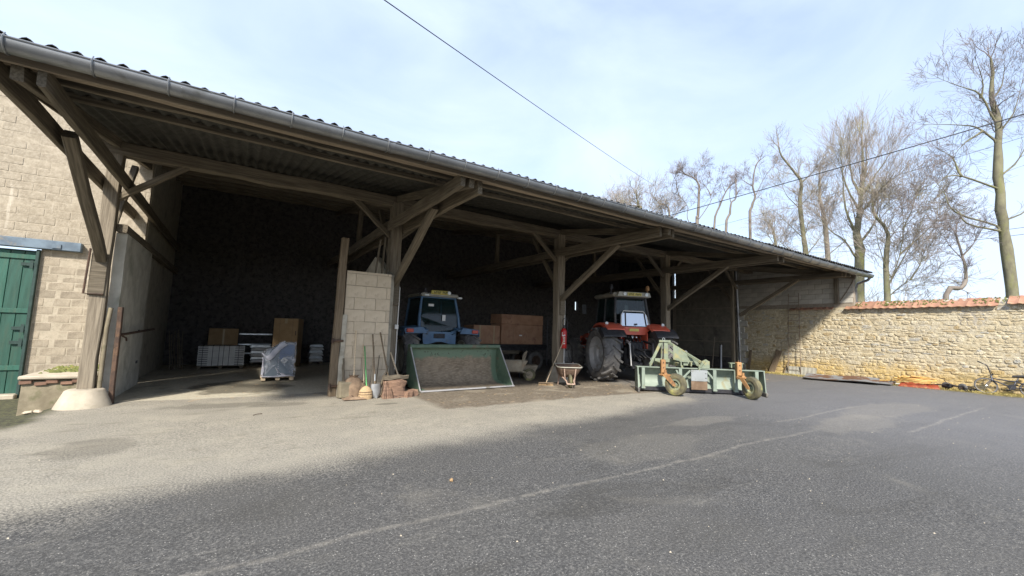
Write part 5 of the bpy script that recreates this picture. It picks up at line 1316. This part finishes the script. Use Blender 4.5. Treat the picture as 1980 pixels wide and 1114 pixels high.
for z_ in (.40, .72, 1.10):
    m = MB(); m.box((0, 0, z_), (1.05, .10, .05), ch=.004)
    for k in range(12): m.box((-.48+.087*k, -.052, z_+.006), (.03, .006, .03))
    m.obj('bar', MT['galv'], t)
for s in (-1, 1):
    m = MB(); m.box((s*.54, .05, .58), (.05, .05, 1.16)); m.obj('upright', MT['dark_metal'], t)
lab = ['leftmost', 'second from the left', 'third from the left', 'third from the right', 'second from the right', 'rightmost']
for k in range(6):
    t = thing('wooden_pole', 'thin grey pole leaning on the dark wall, '+lab[k]+' of six', 'pole', (-1.60+.062*k, 16.9+R.uniform(-.1, .1), 0), 0, 'poles leaning in the left bay')
    m = MB(); m.tube([(0, 0, 0), (-.10+R.uniform(-.03, .03), .25, .6), (-.16+R.uniform(-.04, .04), .45, 1.15+R.uniform(-.08, .1))], [.018, .016, .012], 6); m.obj('shaft', MT['wood'], t, smooth=60)

# ================================================================ TOOLS AT THE BLOCK SCREEN
def stick(parent, p0, p1, r, mat, name='handle', bend=0):
    a, b = Vector(p0), Vector(p1)
    m = MB(); m.tube([a, a.lerp(b, .5)+Vector((bend, 0, 0)), b], [r, r*.95, r*.9], 8); return m.obj(name, MT[mat], parent, smooth=60)
def blade(parent, M, w, h, mat, name='blade', pointy=.25):
    m = MB(); rows = []
    for j in range(6):
        v_ = j/5; hw = w/2*(1 if v_ > .35 else (.25+.75*(v_/.35)**.6) if pointy else 1)
        rows.append([(-hw+2*hw*i/6, -.04*(1-((i-3)/3)**2), h*v_) for i in range(7)])
    m.sheet(rows, thick=(0, .004, 0)); return m.obj(name, MT[mat], parent, M, smooth=60)
t = thing('wooden_shovel', 'long wooden shovel handle leaning left on the block screen, tallest tool at the left', 'shovel', (2.20, 9.36, 0))
stick(t, (-.02, 0, .04), (.05, .38, 1.42), .018, 'wood_pale'); blade(t, TR(-.03, -.03, 0.0, rx=-.25), .2, .24, 'rust')
t = thing('garden_fork', 'short fork with a grey wooden handle beside the green broom', 'fork', (2.40, 9.4, 0))
stick(t, (0, 0, .3), (.02, .34, 1.12), .014, 'wood_pale')
m = MB()
for k in range(4): m.tube([(-.075+.05*k, -.08, .0), (-.075+.05*k, -.02, .22), (0, 0, .32)], .006, 5)
m.obj('tines', MT['dark_metal'], t)
t = thing('green_broom', 'round straw broom with a bright green handle', 'broom', (2.38, 9.12, 0), rad(0))
m = MB(); m.lathe([(.001, 0), (.13, .0), (.145, .06), (.13, .17), (.075, .24), (.025, .27), (.001, .27)], n=22)
m.v = [(a*(1.0+R.uniform(-.03, .03)), b*.65, c) for a, b, c in m.v]; m.obj('bristles', MT['straw'], t, smooth=50)
for z_ in (.10, .15):
    m = MB(); m.lathe([(.148-.12*(z_-.06), z_-.006), (.152-.12*(z_-.06), z_), (.148-.12*(z_-.06), z_+.006)], n=22); m.v = [(a, b*.66, c) for a, b, c in m.v]; m.obj('stitching', MT['rust'], t)
stick(t, (.01, 0, .25), (.07, .60, 1.06), .013, 'green_plastic')
t = thing('grey_shovel', 'shovel with a pale grey blade and brown handle standing beside the straw broom', 'shovel', (2.60, 9.14, 0))
stick(t, (-.03, .02, .3), (.01, .58, 1.33), .017, 'wood_warm'); blade(t, TR(.0, -.01, .0, rx=-.12, rz=.1), .22, .30, 'shovel_steel')
stick(t, (-.03, .02, .22), (-.027, .07, .5), .013, 'galv', 'socket')
t = thing('thin_stick', 'thin grey stick crossing the block screen right of the shovels', 'stick', (2.66, 9.45, 0)); stick(t, (0, 0, .05), (.13, .28, .86), .011, 'wood', 'shaft')
t = thing('short_stick', 'short thin stick left of the thin grey stick', 'stick', (2.60, 9.48, 0)); stick(t, (0, 0, .05), (.05, .25, .78), .009, 'wood_pale', 'shaft')
t = thing('grey_board', 'small weathered board tilted among the tools', 'board', (2.66, 9.25, .0)); beam('plank', (0, 0, .05), (.26, .2, .62), .03, .15, MT['wood'], t, jit=.003, twist=.5)
t = thing('spade', 'brown spade handle leaning on the second post', 'spade', (2.92, 9.3, 0)); stick(t, (0, 0, .3), (-.14, .42, 1.38), .019, 'wood_warm'); blade(t, TR(.01, -.03, .03, rx=-.3), .2, .3, 'rust')
t = thing('white_stick', 'pale white stick leaning over the log pile', 'stick', (3.22, 9.35, 0)); stick(t, (.06, 0, .05), (-.14, .5, .92), .02, 'wood_pale', 'shaft')
t = thing('log_block', 'big reddish split log with roots at the foot of the second post', 'log', (2.98, 9.18, 0))
m = MB(); m.lathe([(.001, 0), (.26, 0), (.27, .06), (.25, .22), (.26, .34), (.2, .37), (.001, .37)], n=14)
m.v = [(a*1.0+R.uniform(-.03, .03), b*.75+R.uniform(-.03, .03), c+R.uniform(-.015, .015)) for a, b, c in m.v]; m.obj('stump', MT['wood_red'], t, smooth=30)
for k in range(5):
    m = MB(); m.tube([(-.22+.02*k, -.16, .36-.05*k), (-.25+.03*k, -.2, .2), (-.27+.05*k, -.2, .0)], .028, 6); m.obj('root', MT['wood_red'], t, smooth=40)
for i, (a, b, lbl) in enumerate((((2.72, 9.1, .43), (3.30, 9.2, .43), 'rough beam lying across the big reddish log'), ((3.18, 9.0, .07), (3.48, 9.18, .06), 'short pale block of firewood right of the big log'))):
    t = thing('firewood', lbl, 'firewood', a); beam('billet', (0, 0, 0), tuple(Vector(b)-Vector(a)), .10 if i == 0 else .17, .09 if i == 0 else .13, MT['wood' if i == 0 else 'wood_red'], t, jit=.012)
for i, (px_, py_, s_, lbl) in enumerate(((2.19, 9.45, .20, 'slumped brown sack behind the long shovel'), (2.33, 9.42, .15, 'smaller brown sack behind the straw broom'))):
    t = thing('sack', lbl, 'sack', (px_, py_, 0))
    m = MB(); m.lathe([(.001, 0), (s_, 0), (s_*1.12, s_*.5), (s_*1.0, s_*1.3), (s_*.7, s_*1.9), (s_*.35, s_*2.1), (s_*.5, s_*2.3), (.001, s_*2.25)], n=16)
    m.v = [(a+R.uniform(-.02, .02), b*.7+R.uniform(-.02, .02), c+R.uniform(-.012, .012)) for a, b, c in m.v]; m.obj('cloth', MT['sack'], t, smooth=60)
t = thing('metal_box', 'dented grey metal box at the foot of the timber jamb', 'box', (2.02, 9.42, 0), rad(8))
m = MB(); m.box((0, 0, .17), (.26, .2, .33), ch=.02, jit=.01); m.obj('body', MT['render_brown'], t)
t = thing('grey_offcut', 'narrow grey offcut leaning on the timber jamb', 'board', (2.03, 9.6, 0)); beam('plank', (0, 0, .3), (-.02, .1, .80), .03, .09, MT['wood'], t, jit=.003)
t = thing('old_tarp', 'crumpled dark cloth on the ground under the sacks', 'cloth', (2.15, 9.1, 0))
m = MB(); m.sheet([[(-.22+.44*i/8, -.1+.22*j/5, .03+.05*R.random()*(0 < i < 8)*(0 < j < 5)) for i in range(9)] for j in range(6)], thick=(0, 0, -.012)); m.obj('folds', MT['sack'], t, smooth=50)

# ================================================================ MIDDLE BAY
t = thing('flat_trailer', 'dark flat trailer carrying brown cardboard boxes in the middle bay', 'trailer', (8.85, 14.2, 0))
m = MB(); m.box((0, 0, .95), (3.5, 1.5, .10), ch=.01); m.box((0, -.6, .84), (3.5, .08, .14)); m.box((0, .6, .84), (3.5, .08, .14)); m.obj('bed', MT['dark_metal'], t)
for (u, s) in ((-.9, -1), (1.2, -1), (-.9, 1), (1.2, 1)):
    M_ = TR(u, s*.62, .36, rz=rad(90)); m = MB(); wheel(t, 'wheel', (0, 0, 0), .36, .2, .2, MT['rubber'], MT['rust'], 0, 0, .04, side=s, M=M_)
m = MB(); m.box((-.2, -.65, .70), (1.2, .05, .14), ch=.01); m.obj('side_board', MT['wood'], t)
m = MB(); m.tube([(1.7, -.74, .2), (1.7, -.74, 2.0)], .03, 6); m.obj('stake', MT['dark_metal'], t)
for i, (x0, x1, z1, lbl) in enumerate(((7.22, 8.36, 1.68, 'lower brown cardboard box on the left end of the trailer'), (8.42, 10.38, 2.15, 'large brown cardboard box with an open lid line on the trailer'))):
    t = thing('cardboard_box', lbl, 'box', ((x0+x1)/2, 13.95, 1.002), 0)
    w_ = x1-x0; h_ = z1-1.0
    m = MB(); m.box((0, 0, (h_ if i == 0 else h_-.40)/2), (w_, .8, h_ if i == 0 else h_-.40), ch=.015, jit=.008); cb = m.obj('carton', MT['card_red'], t)
    if i == 1:
        m = MB(); m.box((0, 0.01, h_-.195), (w_+.02, .82, .38), ch=.015, jit=.01); m.obj('lid', MT['card_red'], t)
        m = MB(); m.box((-.1, -.412, .34), (.13, .004, .05)); m.obj('label', MT['white'], cb)
        m = MB(); m.box((-.45, -.410, .34), (.012, .004, .62)); m.obj('fold_line', MT['sack'], cb)
    else:
        m = MB(); m.box((.30, -.408, h_/2), (.05, .006, h_)); m.obj('tape', MT['tape'], cb)
        m = MB(); m.box((-.30, -.408, h_/2), (.05, .006, h_)); m.obj('tape', MT['tape'], cb)
# railed barrow
t = thing('railed_wheelbarrow', 'old dusty wheelbarrow with a railed front behind the green bucket', 'wheelbarrow', (7.62, 10.6, 0), rad(-33))
m = MB()
bx = [(-.98, .32), (-.20, .32), (-.06, .62), (-1.02, .60)]
for s in (-1, 1): m.prism(bx, s*.26-.01, s*.26+.01, 'Y')
m.prism([(-.98, .30), (-.20, .30), (-.20, .32), (-.98, .32)], -.26, .26, 'Y'); m.prism([(-1.03, .6), (-.99, .32), (-.97, .32), (-1.01, .6)], -.26, .26, 'Y'); m.prism([(-.22, .32), (-.20, .32), (-.05, .62), (-.07, .62)], -.26, .26, 'Y')
m.obj('tub', MT['barrow'], t)
wheel(t, 'wheel', (0, 0, 0), .185, .075, .10, MT['rubber_mossy'], MT['barrow'], 0, 0, .02, side=-1, M=TR(.02, 0, .185, rz=rad(90)))
m = MB()
for s in (-1, 1):
    m.tube([(.02, s*.07, .185), (-.16, s*.16, .29), (-.9, s*.25, .29), (-1.4, s*.3, .62)], .018, 7); m.tube([(-.75, s*.24, .29), (-.82, s*.26, .0)], .016, 6)
m.obj('frame', MT['barrow'], t, smooth=60)
m = MB(); m.tube([(-.26, -.27, .32), (-.16, -.27, .80), (-.08, -.24, .90), (-.08, .24, .90), (-.16, .27, .80), (-.26, .27, .32)], .014, 6)
for k in range(5): m.tube([(-.22, -.2+.1*k, .32), (-.08, -.2+.1*k, .90)], .009, 5)
m.tube([(-.15, -.27, .60), (-.15, .27, .60)], .009, 5)
m.obj('rail_guard', MT['barrow'], t, smooth=60)
t = thing('metal_trough', 'grey metal trough left of the third post', 'trough', (8.05, 11.4, 0), rad(-30))
m = MB(); m.prism([(-.38, .42), (.38, .42), (.28, .18), (-.28, .18)], -.3, .3, 'Y'); m.obj('basin', MT['barrow'], t)
for a in (-.2, .2):
    for b in (-.2, .2):
        m = MB(); m.tube([(a, b, 0), (a, b, .2)], .02, 6); m.obj('leg', MT['dark_metal'], t)
# broom on the third post
t = thing('yard_broom', 'wide yard broom leaning against the third post', 'broom', (7.45, 9.52, 0), rad(-33))
stick(t, (0, 0, .07), (.62, .80, 1.36), .014, 'wood_pale')
m = MB(); m.box((0, 0, .075), (.42, .07, .035), ch=.008); hd = m.obj('head', MT['wood_warm'], t)
m = MB()
for k in range(40): m.tube([(-.2+.01*k, R.uniform(-.02, .02), .06), (-.2+.0103*k, R.uniform(-.04, .04), .0)], .006, 4)
m.obj('bristles', MT['straw'], hd)
# fire extinguisher
t = thing('fire_extinguisher', 'red fire extinguisher hanging on the third post', 'fire extinguisher', (8.53, 10.06, 1.02))
m = MB(); m.lathe([(.001, 0), (.085, 0), (.092, .02), (.092, .50), (.08, .56), (.045, .61), (.03, .62), (.001, .62)], n=24); cy_ = m.obj('cylinder', MT['red_bottle'], t, smooth=50)
m = MB(); m.tube([(0, 0, .62), (0, 0, .68)], .025, 8); m.box((.05, 0, .70), (.16, .03, .03), ch=.006); m.box((.06, 0, .665), (.12, .03, .015)); m.obj('valve', MT['dark_metal'], t)
m = MB(); m.tube(smooth_path([Vector((-.02, -.02, .66)), Vector((-.10, -.03, .78)), Vector((-.03, -.03, .92)), Vector((.09, -.03, .90)), Vector((.13, -.03, .72)), Vector((.12, -.02, .4)), Vector((.09, 0, .05)), Vector((.14, 0, -.08))], 4), .011, 6); m.obj('hose', MT['black_plastic'], t, smooth=60)
def curved_mark(mb, a0, a1, z0, z1, r=.0935):
    n_ = 4; mb.sheet([[(r*math.cos(a0+(a1-a0)*k/n_), r*math.sin(a0+(a1-a0)*k/n_), z_) for k in range(n_+1)] for z_ in (z0, z1)])
m = MB(); ac = rad(-130)                       # white L-shaped mark and lines of small print
curved_mark(m, ac-.62, ac-.40, .37, .50); curved_mark(m, ac-.62, ac+.05, .37, .41); curved_mark(m, ac+.10, ac+.55, .39, .42)
for k in range(4): curved_mark(m, ac-.3+.06*k, ac+.5, .33-.045*k, .35-.045*k)
curved_mark(m, ac-.1, ac+.5, .13, .165)
m.obj('printed_marks', MT['white'], cy_, fix=False)
# barrow seen from the front
t = thing('rusty_wheelbarrow', 'rusty wheelbarrow with a pale rim seen from its front wheel beside the third post', 'wheelbarrow', (7.83, 8.95, 0), rad(-32))
m = MB()
top = [(-.34, -.10, .55), (.34, -.10, .55), (.36, .72, .60), (-.36, .72, .60)]; bot = [(-.20, .12, .27), (.20, .12, .27), (.22, .55, .25), (-.22, .55, .25)]
def tub_ring(f_):
    c_ = [Vector(a).lerp(Vector(b), f_) for a, b in zip(bot, top)]
    out = []
    for k in range(4):
        a, b = c_[k], c_[(k+1) % 4]
        out += [a.lerp(b, u) for u in (.12, .5, .88)]
    return [tuple(p) for p in out]
rows = [tub_ring(f_) for f_ in (0, .3, .65, 1)]
rows = [r_+[r_[0]] for r_ in rows]
m.sheet(rows); c0 = len(m.v); rb = tub_ring(0); m.v += rb; m.f.append(tuple(range(c0, c0+12)))
tb_ = m.obj('tub', MT['barrow_rust'], t, smooth=50)
sol = tb_.modifiers.new('thickness', 'SOLIDIFY'); sol.thickness = .006
m = MB(); rp_ = [Vector(p) for p in tub_ring(1)]; m.tube(rp_+[rp_[0]], .016, 6); m.obj('rim', MT['cream_paint'], t, smooth=60)
wheel(t, 'wheel', (0, 0, 0), .18, .09, .09, MT['rubber_mossy'], MT['barrow_rust'], 0, 0, .02, side=-1, M=TR(0, -.08, .18))
m = MB()
for s in (-1, 1):
    m.tube([(s*.10, -.24, .12), (s*.10, -.08, .18), (s*.17, .15, .26), (s*.24, .6, .30), (s*.28, 1.15, .60)], .02, 7)
    m.tube([(s*.13, -.02, .20), (s*.16, -.07, .52)], .016, 6)
    m.tube([(s*.22, .48, .28), (s*.25, .56, .0)], .018, 6); m.tube([(s*.22, .62, .29), (s*.25, .58, .0)], .018, 6)
m.tube([(-.10, -.24, .12), (.10, -.24, .12)], .02, 7)
m.obj('frame', MT['barrow_frame'], t, smooth=60)

# ================================================================ AGAINST THE STONE WALL
t = thing('ladder', 'rusty iron ladder standing upright against the stone wall', 'ladder', (20.12, 8.50, 0))
for s in (-1, 1):
    m = MB(); m.tube([(-.12, s*.24, 0), (.05, s*.20, 3.5)], .014, 6); m.obj('stile', MT['ladder'], t, smooth=60)
for k in range(13):
    z_ = .22+.262*k; m = MB(); m.tube([(-.12+.17*z_/3.5, -.235+.035*z_/3.5, z_), (-.12+.17*z_/3.5, .235-.035*z_/3.5, z_)], .010, 6); m.obj('rung', MT['ladder'], t, smooth=60)
t = thing('stacked_sheets', 'small stack of white corrugated panels leaning at the foot of the ladder', 'panels', (20.08, 8.25, 0), rad(90))
for k in range(3):
    m = MB(); rows = []
    for j in range(3): rows.append([(-.55+1.1*i/30+.05*k, -.02-.03*k+.10*(1-j/2)+.008*math.cos(i*1.6), .02+(.34-.05*k)*j/2) for i in range(31)])
    m.sheet(rows, thick=(0, .004, 0)); m.obj('panel', MT['cream_paint'], t, smooth=60)
for i, (y_, y2, h, w_, lbl) in enumerate(((9.45, 9.18, 1.0, .24, 'wide brown board leaning on the shaded stone wall'), (10.45, 10.42, .95, .12, 'narrow board leaning where the stone wall meets the shed'), (8.95, 8.78, .62, .05, 'thin lath leaning left of the ladder'))):
    t = thing('leaning_board', lbl, 'board', (20.05, y_, 0), 0); beam('plank', (0, 0, 0), (.19, y2-y_, h), .025, w_, MT['wood_warm'], t, jit=.002, up=Vector((1, 0, 0)), twist=rad(90))
for i, (x_, y_, L, lean, lbl) in enumerate(((18.55, 10.9, 1.15, .22, 'grey drainpipe leaning behind the thin steel post'), (18.35, 11.2, 1.5, .4, 'dark pole leaning left of the grey drainpipe'))):
    t = thing('leaning_pipe', lbl, 'pipe', (x_, y_, 0)); m = MB(); m.tube([(0, 0, 0), (lean, .1, L)], .06 if i == 0 else .03, 10); m.obj('tube', MT['zinc' if i == 0 else 'wood'], t, smooth=60)
q = NB('rusted_zinc_sheet')
v = q.tc(); c = q.mix(q.mr(q.noise(v, 1.8, 5, .6), .46, .56), (.21, .215, .22), (.145, .08, .05)); q.bump(q.noise(v, 30, 4), .2, .01)
MT['rusted_sheet'] = q.fin(c, .7, .3)
for i, (cx_, cy_, rz_, z_, L, Wd, lbl) in enumerate(((19.02, 6.55, 14, .05, 2.2, .95, 'rusty corrugated sheet lying on the ground below the stone wall, on top'), (19.45, 6.15, 4, .012, 2.0, .9, 'rusty corrugated sheet underneath the upper one'))):
    t = thing('corrugated_sheet', lbl, 'metal sheet', (cx_, cy_, z_), rad(rz_), 'rusty sheets on the ground')
    m = MB(); m.sheet([[(-Wd/2+Wd*a/28, -L/2+L*b/6, .02+.014*math.cos(a*1.55)+.02*math.sin(b*1.1+i)+(.11-.05*i)*(a/28)**2) for a in range(29)] for b in range(7)], thick=(0, 0, -.004)); m.obj('sheet', MT['rusted_sheet'], t, smooth=60)
t = thing('white_strip', 'long white plastic strip on the ground beside the rusty sheets', 'strip', (20.0, 5.6, .02)); beam('strip', (.0, .75, .03), (-.1, -.55, .03), .14, .03, MT['white'], t, jit=.002)
t = thing('second_strip', 'short white strip lying beside the longer one', 'strip', (19.85, 5.2, .02)); beam('strip', (.05, .5, .02), (-.05, -.45, .02), .09, .02, MT['white'], t, jit=.002)
t = thing('orange_tarp', 'crumpled orange plastic sheet under the yellow hose', 'tarp', (19.75, 4.55, 0), rad(10))
m = MB(); m.sheet([[(-.30+.6*i/10, -.52+1.04*j/12, .01+(.09*R.random()+.05)*(0 < i < 10)*(0 < j < 12)) for i in range(11)] for j in range(13)], thick=(0, 0, -.006)); m.obj('folds', MT['orange'], t, smooth=60)
t = thing('garden_hose', 'coiled yellow hose lying on the orange sheet', 'hose', (19.7, 4.75, .12))
m = MB(); pts = []
for k in range(60):
    a = k*.33; rr2 = .30+.05*math.sin(k*.7); pts.append((rr2*.75*math.cos(a), rr2*1.55*math.sin(a)-.004*k, .03+.10*math.sin(a*.5+1)**2+.002*k))
pts = [(.25, 1.25, -.05), (.1, .8, .0)]+pts
m.tube(smooth_path([Vector(p) for p in pts], 2), .022, 7); m.obj('coil', MT['hose_yellow'], t, smooth=60)
t = thing('scrap_trolley', 'dark wheeled scrap trolley lying between the hose and the bicycle', 'trolley', (19.85, 3.82, 0), rad(80))
for u in (-.28, .12):
    wheel(t, 'wheel', (0, 0, 0), .12, .06, .06, MT['rubber'], MT['rust'], 0, 0, .02, side=-1, M=TR(u, -.08, .12, rz=rad(80)))
m = MB(); m.tube([(-.35, 0, .14), (.3, 0, .14), (.65, .03, .1)], .022, 6); m.tube([(-.2, -.1, .12), (-.05, .12, .2), (.2, -.1, .14)], .02, 6); m.tube([(0, 0, .14), (.12, .05, .32)], .01, 5); m.box((.05, 0, .12), (.22, .16, .08), ch=.02); m.obj('frame', MT['dark_metal'], t, smooth=50)
t = thing('scrap_chain', 'heap of dark rusty scrap right of the trolley', 'scrap', (19.95, 3.42, 0))
m = MB()
for k in range(9): m.box((R.uniform(-.12, .12), R.uniform(-.22, .22), R.uniform(.03, .10)), (R.uniform(.05, .14), R.uniform(.05, .14), R.uniform(.04, .08)), TR(rz=R.uniform(0, 3)), ch=.012)
m.tube([(-.05, -.2, .08), (.0, 0, .16), (.05, .2, .08)], .02, 6); m.obj('pieces', MT['dark_metal'], t)
# bicycle tipped against the wall
tilt = Matrix.Rotation(rad(28), 4, 'X')
bk = thing('bicycle', 'small dark bicycle tipped against the foot of the stone wall', 'bicycle', (19.86, 2.55, .0), rad(-90), None, Matrix.Rotation(rad(-24), 4, 'X'))
def bwheel(x_, turn):
    M_ = TR(x_, 0, .255, rz=rad(turn))
    m = MB(); m.lathe([(.235, -.012), (.25, -.022), (.265, 0), (.25, .022), (.235, .012)], 'Y', 30); m.lathe([(.22, -.01), (.238, -.012), (.238, .012), (.22, .01), (.22, -.01)], 'Y', 30)
    w_ = m.obj('wheel', MT['rubber'], bk, M_, smooth=50)
    m = MB()
    for k in range(14):
        a = 2*math.pi*k/14; m.tube([(.02*math.cos(a+.5), .02*(-1)**k, .02*math.sin(a+.5)), (.225*math.cos(a), 0, .225*math.sin(a))], .0025, 4)
    m.tube([(0, -.045, 0), (0, .045, 0)], .022, 8); m.obj('spokes', MT['galv'], w_, M_)
# local x runs along the wall; front wheel on the left in view (world +Y is local -x)
bwheel(-.48, 18); bwheel(.46, 0)
m = MB()
m.tube([(-.36, 0, .52), (-.02, 0, .47), (.16, 0, .46)], .02, 8); m.tube([(-.34, 0, .46), (.06, 0, .26)], .02, 8); m.tube([(.16, 0, .52), (.06, 0, .26)], .018, 8); m.tube([(-.375, 0, .58), (-.345, 0, .44)], .024, 8)
for s in (-1, 1): m.tube([(.06, s*.03, .26), (.46, s*.05, .255)], .011, 6); m.tube([(.15, s*.03, .47), (.46, s*.05, .255)], .011, 6)
m.obj('frame', MT['bike_frame'], bk, smooth=60)
m = MB(); m.tube([(-.375, 0, .58), (-.35, 0, .45), (-.37, 0, .44)], .018, 6)
for s in (-1, 1): m.tube([(-.36, s*.05, .46), (-.48, s*.06, .255)], .013, 6)
m.tube([(-.36, -.05, .46), (-.36, .05, .46)], .015, 6); m.obj('fork', MT['bike_frame'], bk, smooth=60)
m = MB(); m.tube(smooth_path([Vector((-.50, -.34, .86)), Vector((-.42, -.28, .82)), Vector((-.38, -.10, .66)), Vector((-.375, 0, .64)), Vector((-.36, .10, .66)), Vector((-.34, .28, .82)), Vector((-.28, .34, .86))], 3), .013, 6); m.tube([(-.37, -.16, .72), (-.36, .16, .72)], .01, 6); m.tube([(-.375, 0, .56), (-.375, 0, .66)], .016, 6)
hb = m.obj('handlebar', MT['bike_frame'], bk, smooth=60)
for p0, p1 in (((-.60, -.42, .90), (-.50, -.34, .86)), ((-.18, .42, .90), (-.28, .34, .86))):
    m = MB(); m.tube([p0, p1], .018, 7); m.obj('grip', MT['black_plastic'], hb, smooth=60)
m = MB(); m.tube([(.16, 0, .50), (.185, 0, .60)], .014, 6); m.prism([(.06, .60), (.34, .62), (.36, .66), (.28, .67), (.06, .63)], -.05, .05, 'Y'); m.obj('saddle', MT['black_plastic'], bk)
m = MB(); m.lathe([(.001, -.012), (.085, -.008), (.09, 0), (.085, .008), (.001, .012)], 'Y', 20, (.06, -.035, .26)); m.tube([(.06, -.06, .26), (.0, -.07, .13)], .011, 6); m.tube([(.06, .06, .26), (.12, .07, .39)], .011, 6); m.box((.0, -.11, .13), (.09, .08, .02)); m.box((.12, .11, .39), (.09, .08, .02)); m.obj('crankset', MT['dark_metal'], bk, smooth=40)
m = MB(); m.tube([(.06, -.035, .348), (.46, -.035, .29)], .006, 4); m.tube([(.06, -.035, .172), (.46, -.035, .22)], .006, 4); m.obj('chain', MT['dark_metal'], bk)

# stray bits on the yard
for i, (x_, y_, a, L, lbl) in enumerate(((.35, 8.1, .6, .16, 'dark twig lying on the dusty apron'), (1.9, 3.9, 1.2, .09, 'pale scrap lying on the asphalt in front of the screen'))):
    t = thing('stray_twig' if i == 0 else 'stray_scrap', lbl, 'litter', (x_, y_, .014), a); m = MB()
    if i == 0: m.tube([(0, 0, .006), (L*.5, .01, .01), (L, 0, .006)], .006, 5); m.obj('stick', MT['rust'], t)
    else: m.box((0, 0, .01), (.05, .03, .02), ch=.006, jit=.004); m.obj('piece', MT['card'], t)
t = thing('broken_stones', 'two pale broken stones at the foot of the first post base', 'stones', (-2.62, 9.75, -.02))
for k in range(2):
    m = MB(); m.box((.1*k, .05*k, .03), (.1, .07, .05), ch=.018, jit=.012); m.obj('stone', MT['block_pale'], t)
